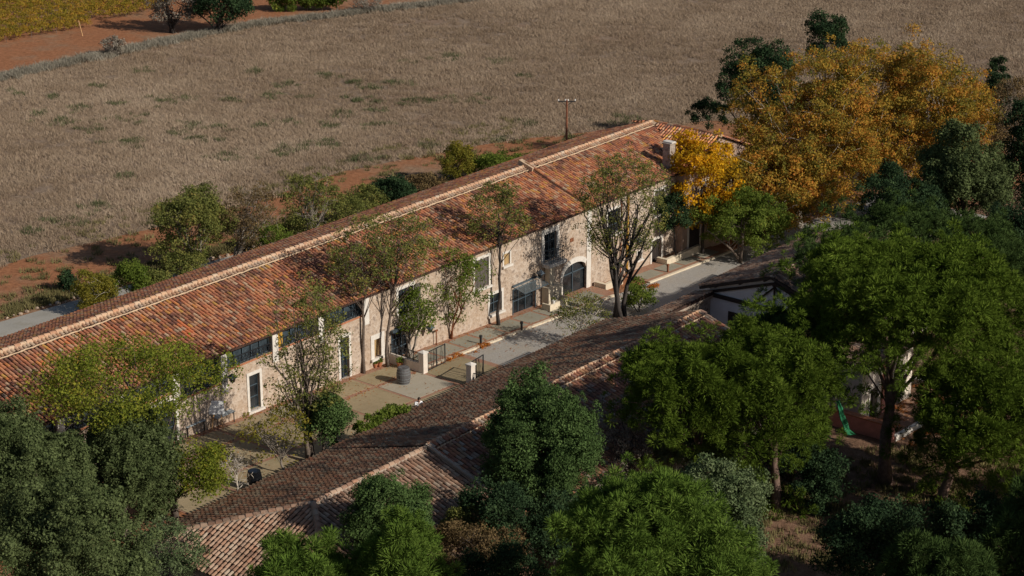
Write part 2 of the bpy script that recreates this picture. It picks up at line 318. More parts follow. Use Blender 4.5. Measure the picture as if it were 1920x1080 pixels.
class MB:
    def __init__(s): s.v = []; s.f = []
    def add(s, vs, fs):
        n = len(s.v); s.v += [tuple(float(c) for c in q) for q in vs]; s.f += [tuple(i + n for i in f) for f in fs]; return s
    def box(s, x0, x1, y0, y1, z0, z1):
        return s.add([(x0, y0, z0), (x1, y0, z0), (x1, y1, z0), (x0, y1, z0), (x0, y0, z1), (x1, y0, z1), (x1, y1, z1), (x0, y1, z1)],
                     [(0, 3, 2, 1), (4, 5, 6, 7), (0, 1, 5, 4), (1, 2, 6, 5), (2, 3, 7, 6), (3, 0, 4, 7)])
    def bar(s, a, b, w, h=None, up=(0, 0, 1)):
        a = np.array(a, float); b = np.array(b, float); h = h or w; d = b - a; d /= np.linalg.norm(d); up = np.array(up, float)
        if abs(d @ up) > 0.98: up = np.array([1.0, 0, 0])
        sd = np.cross(d, up); sd /= np.linalg.norm(sd); u = np.cross(sd, d)
        c = [sd * x * w / 2 + u * y * h / 2 for x, y in ((-1, -1), (1, -1), (1, 1), (-1, 1))]
        return s.add([a + q for q in c] + [b + q for q in c], [(3, 2, 1, 0), (4, 5, 6, 7), (0, 1, 5, 4), (1, 2, 6, 5), (2, 3, 7, 6), (3, 0, 4, 7)])
    def tube(s, pts, rad, n=6):
        pts = [np.array(q, float) for q in pts]; rings = []
        for i, q in enumerate(pts):
            d = pts[min(i + 1, len(pts) - 1)] - pts[max(i - 1, 0)]; d /= (np.linalg.norm(d) + 1e-9)
            r = np.cross(d, (0, 0, 1.0)) if abs(d[2]) < 0.95 else np.cross(d, (1.0, 0, 0)); r /= np.linalg.norm(r); u = np.cross(r, d)
            rings.append([q + (r * math.cos(k * 2 * math.pi / n) + u * math.sin(k * 2 * math.pi / n)) * rad[i] for k in range(n)])
        vs = [q for g in rings for q in g]; fs = []
        for i in range(len(rings) - 1):
            for k in range(n): fs.append((i * n + k, i * n + (k + 1) % n, (i + 1) * n + (k + 1) % n, (i + 1) * n + k))
        fs.append(tuple(range(n))[::-1]); fs.append(tuple((len(rings) - 1) * n + k for k in range(n)))
        return s.add(vs, fs)
    def lathe(s, prof, c, n=20):
        c = np.array(c, float); vs = []; fs = []
        for r, z in prof:
            for k in range(n):
                a = k * 2 * math.pi / n; vs.append(c + (r * math.cos(a), r * math.sin(a), z))
        for i in range(len(prof) - 1):
            for k in range(n): fs.append((i * n + k, i * n + (k + 1) % n, (i + 1) * n + (k + 1) % n, (i + 1) * n + k))
        fs.append(tuple(range(n))[::-1]); fs.append(tuple((len(prof) - 1) * n + k for k in range(n)))
        return s.add(vs, fs)
    def prism(s, poly, off):
        off = np.array(off, float); n = len(poly); a = [np.array(q, float) for q in poly]
        return s.add(a + [q + off for q in a], [tuple(range(n)), tuple(range(2 * n - 1, n - 1, -1))] + [(i, i + n, (i + 1) % n + n, (i + 1) % n)[::-1] for i in range(n)])
    def build(s, name, mat, parent=None, smooth=False):
        me = bpy.data.meshes.new(name); me.from_pydata(s.v, [], s.f); me.validate(); bm = bmesh.new(); bm.from_mesh(me)
        bmesh.ops.recalc_face_normals(bm, faces=bm.faces); bm.to_mesh(me); bm.free()
        if smooth: me.shade_smooth()
        return link(name, me, mat, parent)

def sheet(name, poly, dz, mat, label=None, kind='structure', parent=None, thick=0.0):
    """horizontal polygon laid on the sloping ground, dz above it"""
    bm = bmesh.new(); vs = [bm.verts.new((float(x), float(y), 0)) for x, y in poly]; bm.faces.new(vs)
    for xk in (-30, 70):
        bmesh.ops.bisect_plane(bm, geom=bm.verts[:] + bm.edges[:] + bm.faces[:], plane_co=(xk, 0, 0), plane_no=(1, 0, 0))
    bmesh.ops.triangulate(bm, faces=bm.faces[:])
    if thick:
        r = bmesh.ops.extrude_face_region(bm, geom=bm.faces[:]); top = [e for e in r['geom'] if isinstance(e, bmesh.types.BMVert)]
        ts = set(top)
        for q in bm.verts: q.co.z = float(zg(q.co.x)) + dz - (0 if q in ts else thick)
    else:
        for q in bm.verts: q.co.z = float(zg(q.co.x)) + dz
    bmesh.ops.recalc_face_normals(bm, faces=bm.faces)
    if not thick:
        for f in bm.faces:
            if f.normal.z < 0: f.normal_flip()
    me = bpy.data.meshes.new(name); bm.to_mesh(me); bm.free(); o = link(name, me, mat, parent)
    if kind and not parent: o['kind'] = kind
    if label: o['label'] = label
    return o
def rect(x0, x1, y0, y1): return [(x0, y0), (x1, y0), (x1, y1), (x0, y1)]
def gpoly(*pp): return [tuple(ong(*q)[:2]) for q in pp]

# ------------------------------------------------------------------ ground
sheet('ground', rect(-200, 700, -200, 700), 0, 'dirt', 'bare orange earth around the farm')
field_poly = gpoly((-60, 520), (60, 480), (200, 448), (330, 418), (520, 365), (640, 322), (800, 290), (900, 272), (1000, 258), (1200, 238), (1340, 225)) + [(75, 12), (130, -30), (330, -30), (330, 80)] + gpoly((1000, -25), (905, -2), (700, 22), (500, 42), (380, 70), (270, 92), (160, 115), (0, 152), (-80, 175))
sheet('field', field_poly, 0.006, 'field_soil', 'wide field of dry pale grass behind the long farm building')
sheet('woodland_floor', rect(-70, 75, -75, -11), 0.005, 'litter', 'brown leaf litter under the pine trees')
sheet('dirt_track', gpoly((-60, 160), (0, 143), (150, 100), (240, 76), (300, 58), (420, 40), (420, 20), (300, 30), (160, 62), (0, 98), (-60, 112)), 0.008, 'dirt', 'orange dirt track beside the vineyard')
sheet('back_path', rect(-80, 60, 23.0, 26.2), 0.02, 'path_grey', 'pale grey concrete path behind the long building', thick=0.1)
sheet('courtyard', rect(-30, 1.5, -11.0, 0.3), 0.012, 'brick', 'courtyard paved with concrete slabs between brick strips')
court = bpy.data.objects['courtyard']
# slabs of the courtyard: brick strips show between them
xs_ = [-30, -25.9, -20.05, -15.9, -11.85, -7.6, -3.4]
for i in range(len(xs_) - 1):
    x0, x1 = xs_[i] + 0.14, xs_[i + 1] - 0.14
    for j, (y0, y1) in enumerate(((-2.4, -0.55), (-6.1, -2.75), (-10.9, -6.4))):
        if i == 5 and j == 2: y0, y1 = -10.9, -6.4
        pale = (i == 5 and j == 1) or (i == 3 and j == 0)
        sheet('slab', rect(x0, x1, y0, y1), 0.03, 'concrete_pale' if pale else 'concrete', parent=court, thick=0.03)
sheet('slab', rect(-3.2, 0.9, -10.9, -2.9), 0.03, 'concrete', parent=court, thick=0.03)
sheet('gravel_drive', rect(1.5, 62, -13.5, -2.55), 0.014, 'gravel', 'pale gravel drive between the buildings')
sheet('walkway', rect(-3.0, 20.2, -2.5, 0.2), 0.12, 'brick', 'raised walkway of slabs and brick strips along the facade', thick=0.3)
walk = bpy.data.objects['walkway']
x = -2.7
for wd in (2.6, 2.5, 2.3, 2.4, 2.6, 2.4, 2.5, 2.4, 2.2):
    sheet('slab', rect(x, x + wd - 0.28, -2.2, -0.45), 0.135, 'walk_slab', parent=walk, thick=0.04); x += wd
sheet('kerb', rect(-3.0, 20.2, -2.72, -2.501), 0.135, 'cream_stone', parent=walk, thick=0.3)
sheet('far_walkway', rect(24.2, 36, -2.6, 0.2), 0.12, 'brick', 'farther raised brick walkway beside the low planter wall', thick=0.3)
walk2 = bpy.data.objects['far_walkway']
for k in range(4): sheet('slab', rect(24.6 + k * 2.7, 27.0 + k * 2.7, -2.2, -0.9), 0.135, 'walk_slab', parent=walk2, thick=0.04)
sheet('kerb', rect(24.2, 36, -2.82, -2.601), 0.135, 'cream_stone', parent=walk2, thick=0.3)

# ------------------------------------------------------------------ roof tiles
TP, TL = 0.285, 0.38
def tile_verts(L=0.46, w0=0.102, w1=0.086, n=4):
    vs = []
    for v, r, h in ((0, w0, 0.035), (L, w1, 0.0)):
        for k in range(n + 1):
            a = math.pi * k / n; vs.append((-r * math.cos(a), v, r * 1.05 * math.sin(a) + h))
    return np.array(vs), np.array([(k, k + 1, n + 2 + k, n + 1 + k) for k in range(n)])
TV, TF = tile_verts()
tile_me = {}
def tile_mesh(mat):
    if mat not in tile_me:
        tile_me[mat] = fastmesh('tile_' + mat, TV, TF, np.zeros(len(TV)), True); tile_me[mat].materials.append(MAT[mat])
    return tile_me[mat]
def in_poly(pt, poly):
    x, y = pt; c = False; n = len(poly)
    for i in range(n):
        x1, y1 = poly[i]; x2, y2 = poly[i - 1]
        if (y1 > y) != (y2 > y) and x < (x2 - x1) * (y - y1) / (y2 - y1) + x1: c = not c
    return c
def frame_of(p0, u, v):
    u = np.array(u, float); u /= np.linalg.norm(u); v = np.array(v, float); v /= np.linalg.norm(v); n = np.cross(u, v)
    return np.array(p0, float), u, v, n
def roof_tiles(roof, planes, mat, rng, singles=300, seen=None, special=None):
    """planes: (p0,u,v,poly) with poly in (along, up-slope) metres. The largest in view become own objects."""
    allt = []
    for p0, u, v, poly in planes:
        P, U, V, N = frame_of(p0, u, v)
        us = [q[0] for q in poly]; vs = [q[1] for q in poly]
        for i in range(int((max(us) - min(us)) / TP) + 1):
            uu = min(us) + (i + 0.5) * TP
            off = rng.normal(0, 0.03); colr = rng.random()
            for j in range(int((max(vs) - min(vs)) / TL) + 1):
                vv = min(vs) + j * TL
                if not in_poly((uu, vv + 0.15), poly): continue
                allt.append((P + U * (uu + rng.normal(0, 0.008)) + V * (vv + (off if j else off * 0.6) + rng.normal(0, 0.012)) + N * (0.035 + rng.normal(0, 0.006)), U, V, N, rng.normal(0, 0.03), colr))
    C = np.array([a[0] for a in allt]); q = C - CAM; dz = q @ FW; X = 960 + FPX * (q @ RT) / dz; Y = 540 + FPX * (q @ DN) / dz
    nrm = np.array([a[3] for a in allt]); face = -(q / np.linalg.norm(q, axis=1)[:, None] * nrm).sum(1)
    ok = (X > 5) & (X < 1915) & (Y > 5) & (Y < 1075) & (face > 0.12)
    if seen is not None: ok &= seen(X, Y)
    score = np.where(ok, face / dz ** 2, 0); order = np.argsort(-score)
    single = set(int(i) for i in order[:singles] if score[i] > 0)
    spec = set()
    if special is not None: spec = set(int(i) for i in np.nonzero(special(X, Y) & ok)[0]); single = set(list(single)[:max(0, singles - len(spec))]) | spec
    VV = []; FF = []; RR = []; n = 0
    for i, (P, U, V, N, rot, colr) in enumerate(allt):
        U2 = U * math.cos(rot) + V * math.sin(rot); V2 = V * math.cos(rot) - U * math.sin(rot)
        if i in single:
            o = bpy.data.objects.new('tile', tile_mesh('tile_new' if i in spec else mat)); COL.objects.link(o)
            o.matrix_world = Matrix([[U2[k], V2[k], N[k], P[k]] for k in range(3)] + [[0, 0, 0, 1]]); o.parent = roof
        else:
            VV.append(P + TV[:, :1] * U2 + TV[:, 1:2] * V2 + TV[:, 2:] * N); FF.append(TF + n); n += len(TV); RR.append(np.full(len(TV), (colr + rng.normal(0, .22)) % 1 if rng.random() < .6 else rng.random()))
    o = link('tile_courses', fastmesh('tile_courses', np.concatenate(VV), np.concatenate(FF), np.concatenate(RR), True), mat, roof); o['kind'] = 'stuff'
def cap_row(roof, a, b, mat, rng, r=0.13, L=0.42, name='ridge_cap', mort=None):
    a = np.array(a, float); b = np.array(b, float); d = b - a; ln = np.linalg.norm(d); d /= ln
    sd = np.cross(d, (0, 0, 1)); sd /= np.linalg.norm(sd); up = np.cross(sd, d); VV = []; FF = []; RR = []; n = 0
    tv, tf = tile_verts(L + 0.06, r, r * 0.88, 5)
    for k in range(int(ln / L)):
        p = a + d * k * L + up * rng.normal(0.0, 0.008)
        VV.append(p + tv[:, :1] * sd + tv[:, 1:2] * d + tv[:, 2:] * up); FF.append(tf + n); n += len(tv); RR.append(np.full(len(tv), rng.random()))
    o = link(name, fastmesh(name, np.concatenate(VV), np.concatenate(FF), np.concatenate(RR), True), mat, roof); o['kind'] = 'stuff'
    if mort:
        mm = MB(); steps = max(2, int(ln / 0.5)); pts = [a + d * ln * i / steps - up * (0.035 + rng.normal(0, 0.008)) for i in range(steps + 1)]
        mm.tube(pts, [r * 1.12 * rng.uniform(0.93, 1.07) for _ in pts], 6); mm.build('ridge_mortar', mort, roof, True)

# ------------------------------------------------------------------ the long farm building
rng = np.random.default_rng(4)
EZ, RY, RZ = 5.85, 6.0, 8.0           # eave height, ridge line
SL = (RZ - EZ) / (RY + 0.4)
X0, X1 = -50.0, 37.0
farm = empty('farmhouse', (0, 0, 0), 'long stone farm building with red tiled roof beside the field', 'building')
openings = []   # x0,x1,z0,z1,depth
def opening(x0, x1, z0, z1, depth=0.3): openings.append((x0, x1, z0, z1, depth))
WTOP = EZ + 0.4 * SL - 0.05
clere = [(-40.5, -36.6), (-36.0, -32.1), (-31.5, -27.6), (-27.0, -23.2), (-22.5, -19.15), (-18.5, -14.62), (-14.1, -10.36), (-9.86, -5.95)]
for a, b in clere: opening(a, b, 3.75 if a == -22.5 else 4.45, WTOP - 0.02, 0.45)
doors = dict(door_left=(-25.0, -23.0, 1.1, 3.9), w462=(-16.72, -15.78, 0.95, 3.4), d2=(-8.25, -7.4, 0.38, 3.4), w5=(-4.9, -4.2, 0.95, 2.3),
             d3=(-3.1, -1.25, 0.2, 2.3), u1=(-2.35, -0.8, 3.1, 5.2), u2=(5.9, 7.5, 2.85, 5.1), u3=(9.25, 9.95, 3.85, 4.75), u4=(14.1, 15.6, 2.8, 5.0),
             g1=(7.6, 9.0, 0.45, 1.95), g2=(10.35, 13.0, -0.5, 1.6), arch=(16.4, 19.5, -0.8, 1.75), s2u=(22.2, 23.8, 2.8, 4.8), s2s=(26.3, 26.9, -0.3, 0.4),
             s2d=(28.35, 29.7, -1.25, 0.75), s2e=(32.6, 34.1, -1.4, 0.95), s2f=(28.6, 29.9, 2.9, 4.9), dl2=(-33, -31.8, 1.3, 3.6))
for k, r in doors.items(): opening(*r, 0.3)
def cut_wall(x0, x1, zb, zt, y, ops, s=-1):
    mb = MB(); xb = sorted({x0, x1} | {q for o in ops for q in o[:2] if x0 < q < x1}); zb_ = sorted({zb, zt} | {q for o in ops for q in o[2:4]})
    for i in range(len(xb) - 1):
        run = None
        for j in range(len(zb_) - 1):
            cx, cz = (xb[i] + xb[i + 1]) / 2, (zb_[j] + zb_[j + 1]) / 2
            solid = not any(o[0] < cx < o[1] and o[2] < cz < o[3] for o in ops)
            if solid and run is None: run = zb_[j]
            if run is not None and (not solid or j == len(zb_) - 2):
                e = zb_[j + 1] if solid else zb_[j]
                mb.add([(xb[i], y, run), (xb[i + 1], y, run), (xb[i + 1], y, e), (xb[i], y, e)], [(0, 1, 2, 3)]); run = None
    for a, b, c, d, dep in ops:
        mb.add([(a, y, c), (b, y, c), (b, y, d), (a, y, d), (a, y + dep, c), (b, y + dep, c), (b, y + dep, d), (a, y + dep, d)], [(0, 4, 5, 1), (1, 5, 6, 2), (2, 6, 7, 3), (3, 7, 4, 0)])
    return mb
o_s1 = [o for o in openings if o[1] < 19.55]; o_s2 = [o for o in openings if o[0] > 19.55]
def wallobj(mb, name, mat, parent):
    me = bpy.data.meshes.new(name); me.from_pydata(mb.v, [], mb.f); return link(name, me, mat, parent)
wl = wallobj(cut_wall(X0, 19.55, -3, WTOP, 0, o_s1), 'wall', 'stone', farm)
wr = wallobj(cut_wall(19.551, 32.0, -4, WTOP, 0.02, o_s2[:-1] if False else [o for o in o_s2 if o[1] < 32]), 'wall', 'stone', farm)
# back wall, ends and wing
mb = MB(); mb.box(X0, X1, 11.6, 12.0, -4, WTOP - 0.02); mb.box(X0, X0 + 0.4, 0.5, 11.6, -3, WTOP); mb.build('wall', 'stone', farm)
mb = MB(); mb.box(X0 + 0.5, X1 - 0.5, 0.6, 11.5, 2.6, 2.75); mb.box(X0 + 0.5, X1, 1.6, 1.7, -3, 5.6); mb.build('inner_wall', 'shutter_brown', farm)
# white quoin between the two sections
MB().box(19.45, 20.0, -0.05, 0.01, -1.2, WTOP).build('quoin', 'trim', farm)

roof = MB(); zb = -0.03
roof.add([(X0, -0.4, EZ + zb), (X1, -0.4, EZ + zb), (X1, RY, RZ + zb), (X0, RY, RZ + zb)], [(0, 1, 2, 3)])
roof.add([(X0, RY, RZ + zb), (X1, RY, RZ + zb), (X1, 12.4, EZ + zb), (X0, 12.4, EZ + zb)], [(0, 1, 2, 3)])
roof.add([(X0, -0.4, EZ - 0.1), (X1, -0.4, EZ - 0.1), (X1, -0.4, EZ + zb), (X0, -0.4, EZ + zb)], [(0, 1, 2, 3)])
roof.add([(X0, -0.4, EZ - 0.1), (X1, -0.4, EZ - 0.1), (X1, 0.3, EZ - 0.1 + 0.7 * SL), (X0, 0.3, EZ - 0.1 + 0.7 * SL)], [(0, 3, 2, 1)])
roof = roof.build('roof', 'tile_bed', farm)
sl_len = math.hypot(RY + 0.4, RZ - EZ)
vf = (0, RY + 0.4, RZ - EZ); vb = (0, -(12.4 - RY), RZ - EZ)
topc = 0.62
# wing at the far end: ridge runs towards the viewer
WX, WZ, WL, WR = 36.6, 8.0, 31.6, 42.0
wing_pts = lambda x: EZ + (WZ - EZ) * (1 - abs(x - WX) / (WX - WL if x < WX else WR - WX))
front_poly = [(0, -0.05), (WL - X0, -0.05), (WX - X0, sl_len - 0.1), (WX - X0, sl_len - topc), (0, sl_len - topc)]
vlen = math.hypot(WX - WL, WZ - EZ)
wing_planes = [((WL, -0.9, EZ), (0, -1, 0), (WX - WL, 0, WZ - EZ), [(-6.9, vlen), (0.0, vlen), (0.0, 0.0), (-0.3, 0.0)])]
newpatch = lambda X, Y: ((X > 334) & (X < 366) & (Y > 607) & (Y < 634) & (np.abs((Y - 607) - (X - 334) * 0.8) < 9))
roof_tiles(roof, [((X0, -0.4, EZ), (1, 0, 0), vf, front_poly),
                  ((X1, 12.4, EZ), (-1, 0, 0), vb, [(0, -0.05), (X1 - X0, -0.05), (X1 - X0, sl_len - 0.1), (0, sl_len - 0.1)])] + wing_planes,
           'tile_red', rng, 300, seen=lambda X, Y: (Y < 700) & ~((X < 330) & (Y > 640)), special=newpatch)
roof_tiles(roof, [((X0, -0.4 + (RY + .4) * (sl_len - topc + .08) / sl_len, EZ + (RZ - EZ) * (sl_len - topc + .08) / sl_len + 0.06), (1, 0, 0), vf, [(0, 0), (WX - X0, 0), (WX - X0, 0.4), (0, 0.4)])], 'tile_pale', rng, 0)
cap_row(roof, (X0, RY, RZ + 0.07), (WX, RY, RZ + 0.07), 'tile_pale', rng, 0.16, 0.45, 'ridge_cap', 'mortar')
# mortar line under the short top course
k = (sl_len - topc + 0.05) / sl_len; mm = MB(); pts = []
for i in range(int((WX - X0) / 0.27)):
    xx = X0 + i * 0.27; pts.append((xx, -0.4 + (RY + .4) * k + rng.normal(0, .012), EZ + (RZ - EZ) * k + 0.105 + rng.normal(0, .012)))
mm.tube(pts, [0.062 * rng.uniform(.7, 1.2) for _ in pts], 5); mm.build('mortar_line', 'mortar', roof, True)
# raised party verge between the two sections
pv = MB(); vx = 19.3
for s0, s1, w_ in ((0.0, 1.0, 0.26),):
    a = np.array([vx, -0.4, EZ + 0.1]); b = np.array([vx, RY + 0.1, RZ + 0.24]); pv.bar(a, b, 0.24, 0.16)
pv.bar((vx - .05, RY - .9, RZ - .05), (vx - .05, RY + .5, RZ + .38), 0.42, 0.4); pv.build('verge_parapet', 'mortar', roof)
cap_row(roof, (vx, -0.4, EZ + 0.2), (vx, RY, RZ + 0.36), 'tile_red', rng, 0.13, 0.4, 'verge_cap')
# wing walls and roof sheet
wm = MB()
wm.add([(WL, -0.7, -4), (WR, -0.7, -4), (WR, -0.7, EZ - .1), (WX, -0.7, WZ - .1), (WL, -0.7, EZ - .1)], [(0, 1, 2, 3, 4)])
wm.add([(WL, -0.7, -4), (WL, -0.7, EZ - .1), (WL, 0.3, EZ - .1), (WL, 0.3, -4)], [(0, 1, 2, 3)])
wm.add([(WR, -0.7, -4), (WR, -0.7, EZ - .1), (WR, 12, EZ - .1), (WR, 12, -4)], [(0, 3, 2, 1)])
wm.build('wall', 'render_pink', farm)
wr_ = MB(); wr_.add([(WL, -1.0, EZ - .03), (WX, -1.0, WZ - .03), (WX, RY, WZ - .03)], [(0, 1, 2)])
wr_.add([(WX, -1.0, WZ - .03), (WR + .3, -1.0, EZ - .15), (WR + .3, 12.4, EZ - .15), (WX, RY, WZ - .03)], [(0, 1, 2, 3)]); wr_.build('wing_roof', 'tile_bed', farm)
wroof = bpy.data.objects['wing_roof']
rlen = math.hypot(WR + .3 - WX, WZ - EZ + .12)
roof_tiles(wroof, [((WR + .3, -1.0, EZ - .12), (0, 1, 0), (-(WR + .3 - WX), 0, WZ - EZ + .12), [(0, 0), (13.2, 0), (7.0, rlen), (0, rlen)])], 'tile_red', rng, 0)
cap_row(wroof, (WX, -1.0, WZ + .05), (WX, RY, WZ + .05), 'tile_red', rng, 0.14, 0.45, 'ridge_cap', 'mortar')
# wing openings (shutters closed)
for nm, px in (('window', 34.6), ('window', 39.4)):
    f = MB().box(px - .75, px + .75, -0.76, -0.69, 2.6, 4.7).build(nm, 'trim', farm)
    MB().box(px - .55, px + .55, -0.80, -0.77, 2.8, 4.5).build('shutter', 'shutter_brown', f)
f = MB().box(32.4, 34.3, -0.76, -0.69, -1.6, 1.2).build('door', 'trim', farm); MB().box(32.6, 34.1, -0.80, -0.77, -1.6, 1.0).build('door_leaf', 'timber_dark', f)
# chimney
ch = MB(); ch.box(31.0, 31.75, 0.3, 1.0, 5.6, 8.2); ch.box(30.93, 31.82, 0.23, 1.07, 8.2, 8.32); ch = ch.build('chimney', 'stone_grey', farm)
MB().box(31.1, 31.65, 0.2, 1.1, 8.321, 8.42).build('cap_slab', 'trim', ch)

# clerestory: white pillars, glazing, railings
for i, (a, b) in enumerate(clere):
    z0 = 3.75 if a == -22.5 else 4.45
    fr = MB(); fr.box(a, b, 0.20, 0.26, z0, z0 + 0.07); fr.box(a, b, 0.2, 0.26, WTOP - .12, WTOP - .04)
    n = 5
    for k in range(n + 1):
        xx = a + (b - a - 0.06) * k / n; fr.box(xx, xx + 0.06, 0.20, 0.26, z0 + .071, WTOP - .121)
    fr = fr.build('window', 'steel_blue', farm)
    MB().add([(a, 0.3, z0), (b, 0.3, z0), (b, 0.3, WTOP - .05), (a, 0.3, WTOP - .05)], [(0, 1, 2, 3)]).build('pane', 'window_glass', fr)
    rl = MB(); rt = z0 + 0.62; rl.bar((a, 0.02, rt), (b, 0.02, rt), 0.06, 0.05); rl.bar((a, 0.02, z0 + .06), (b, 0.02, z0 + .06), 0.05, 0.04)
    nn = int((b - a) / 0.6)
    for k in range(nn + 1):
        xx = a + .03 + (b - a - .06) * k / nn; rl.bar((xx, 0.02, z0), (xx, 0.02, rt), 0.035)
        if k < nn:
            w_ = (b - a - .06) / nn
            for t0 in range(2):
                rl.bar((xx + w_ * .5 * t0, 0.02, z0 + .1), (xx + w_ * .5 * (t0 + 1), 0.02, rt - .06), 0.022); rl.bar((xx + w_ * .5 * t0, 0.02, rt - .06), (xx + w_ * .5 * (t0 + 1), 0.02, z0 + .1), 0.022)
    rl.build('railing', 'iron', fr)
    MB().box(a - .02, b + .02, -0.06, 0.2, z0 - .1, z0 - .005).build('sill', 'terracotta', fr)
    MB().box(b + .02, b + .52, -0.14, -0.003, z0 - .75, WTOP - .12).build('pillar', 'trim', farm)
MB().box(-14.0, -13.6, -0.05, -0.002, 4.6, 5.75).build('ochre_panel', 'ochre', farm)

def framed(x0, x1, z0, z1, kind='window', fw=0.2, sill=True, glaz='glass', y=0.0, bars=(2, 3), frame_mat='trim', sash='steel_blue', dep=0.24):
    f = MB(); f.box(x0 - fw, x0, y - .05, y + .02, z0, z1); f.box(x1, x1 + fw, y - .05, y + .02, z0, z1); f.box(x0 - fw, x1 + fw, y - .055, y + .02, z1 + .001, z1 + fw * 1.1)
    f = f.build(kind, frame_mat, farm)
    MB().add([(x0, y + dep, z0), (x1, y + dep, z0), (x1, y + dep, z1), (x0, y + dep, z1)], [(0, 1, 2, 3)]).build('pane' if glaz == 'glass' else 'shutter', glaz, f)
    if glaz == 'glass':
        s = MB(); nx, nz = bars
        for k in range(nx + 1):
            xx = x0 + (x1 - x0 - .06) * k / nx; s.box(xx, xx + .06, y + dep - .06, y + dep - .01, z0, z1)
        for k in range(nz + 1):
            zz = z0 + (z1 - z0 - .06) * k / nz; s.box(x0, x1, y + dep - .05, y + dep - .012, zz, zz + .055)
        s.build('sash', sash, f)
    else:
        s = MB()
        for k in range(4):
            xx = x0 + (x1 - x0) * (k + .5) / 4; s.box(xx - (x1 - x0) / 8 + .01, xx + (x1 - x0) / 8 - .01, y + dep - .03, y + dep - .005, z0 + .02, z1 - .02)
        s.build('boards', glaz, f)
    if sill: MB().box(x0 - fw - .06, x1 + fw + .06, y - .2, y + .05, z0 - .16, z0 - .002).build('sill', 'trim', f)
    return f
D = doors
framed(*D['door_left'], kind='door', sill=False); framed(*D['dl2'], kind='window')
framed(*D['w462'], bars=(1, 3)); framed(*D['d2'], kind='door', sill=False, bars=(2, 4))
framed(*D['w5'], glaz='shutter_tan', fw=0.34); 
f = framed(*D['d3'], kind='door', sill=False, bars=(3, 3), fw=0.06, frame_mat='steel_blue')
MB().box(-3.25, -1.1, -0.3, -0.06, 2.32, 2.5).build('lintel_hood', 'steel_blue', f)
f = framed(*D['u1'], bars=(2, 3)); MB().box(-0.75, -0.1, -0.12, -0.06, 3.1, 5.2).build('shutter', 'shutter_brown', f)
framed(*D['u2'], glaz='shutter_brown', dep=0.1); framed(*D['u3'], glaz='shutter_tan', dep=0.1, fw=0.15)
f = framed(*D['u4'], kind='door', sill=False, bars=(2, 3), fw=0.35)
b = MB(); b.box(13.8, 16.0, -0.75, -0.06, 2.5, 2.75); b.build('balcony_slab', 'trim', f)
r = MB()
for z in (2.95, 3.45, 3.85): r.bar((14.0, -0.65, z), (15.75, -0.65, z), .04); r.bar((14.0, -0.65, z), (14.0, -0.02, z), .04); r.bar((15.75, -0.65, z), (15.75, -0.02, z), .04)
for k in range(9): r.bar((14.0 + k * .219, -0.65, 2.75), (14.0 + k * .219, -0.65, 3.85), .03)
r.build('railing', 'steel_blue', f)
framed(*D['g1'], bars=(2, 2))
f = framed(*D['g2'], kind='door', sill=False, bars=(3, 2), fw=0.08, frame_mat='steel_blue', dep=0.28)
c = MB(); c.bar((10.2, -0.05, 1.95), (10.2, -1.25, 1.65), .05); c.bar((13.1, -0.05, 1.95), (13.1, -1.25, 1.65), .05); c.bar((10.2, -1.25, 1.65), (13.1, -1.25, 1.65), .06); c.bar((10.2, -0.05, 1.95), (13.1, -0.05, 1.95), .22, .1)
for xx in (11.1, 12.1): c.bar((xx, -0.05, 1.95), (xx, -1.25, 1.65), .04)
for xx in (10.2, 13.1): c.bar((xx, -0.03, 1.2), (xx, -1.2, 1.62), .035)
c = c.build('canopy', 'steel_blue', f)
MB().add([(10.2, -.05, 1.97), (13.1, -.05, 1.97), (13.1, -1.25, 1.68), (10.2, -1.25, 1.68)], [(0, 1, 2, 3)]).build('pane', 'clear_glass', c)
# arched door
ax0, ax1, az0, az1 = D['arch']; sp = 0.9; n = 14; acx = (ax0 + ax1) / 2
arc = [(ax0 + (ax1 - ax0) * k / n, sp + (az1 - sp) * math.sqrt(max(0, 1 - ((k / n - .5) * 2) ** 2)) ) for k in range(n + 1)]
s = MB()
for k in range(n):
    (xa, za), (xb, zb2) = arc[k], arc[k + 1]
    s.add([(xa, -.002, za), (xb, -.002, zb2), (xb, -.002, az1 + .02), (xa, -.002, az1 + .02), (xa, .28, za), (xb, .28, zb2)], [(0, 1, 2, 3), (0, 4, 5, 1)])
s.build('arch_infill', 'stone', farm)
s = MB(); arc2 = [(acx + (x_ - acx) * 1.2, sp + (z_ - sp) * 1.36 + .12) for x_, z_ in arc]
for k in range(n):
    (xa, za), (xb, zb2), (xc, zc), (xd, zd) = arc[k], arc[k + 1], arc2[k + 1], arc2[k]
    if xd > 19.44: continue
    s.prism([(xa, -.06, za), (xb, -.06, zb2), (min(xc, 19.44), -.06, zc), (min(xd, 19.44), -.06, zd)], (0, .055, 0))
s.box(ax0 - .32, ax0, -.06, -.005, -1.0, sp)
f = s.build('arched_door', 'trim', farm)
MB().add([(ax0, .27, az0), (ax1, .27, az0), (ax1, .27, az1), (ax0, .27, az1)], [(0, 1, 2, 3)]).build('pane', 'glass', f)
s = MB()
for k in range(3):
    xx = ax0 + (ax1 - ax0) * k / 2; s.box(max(ax0, xx - .04), min(ax1, xx + .04), .2, .26, az0, az1 if 0 < k < 2 else sp)
s.box(ax0, ax1, .2, .255, .85, .93); s.build('sash', 'steel_blue', f)
framed(*D['s2u'], y=0.02); framed(*D['s2s'], y=0.02, fw=.1, bars=(1, 1)); framed(*D['s2d'], kind='door', sill=False, glaz='timber_dark', y=0.02); framed(*D['s2f'], y=0.02, glaz='shutter_brown')
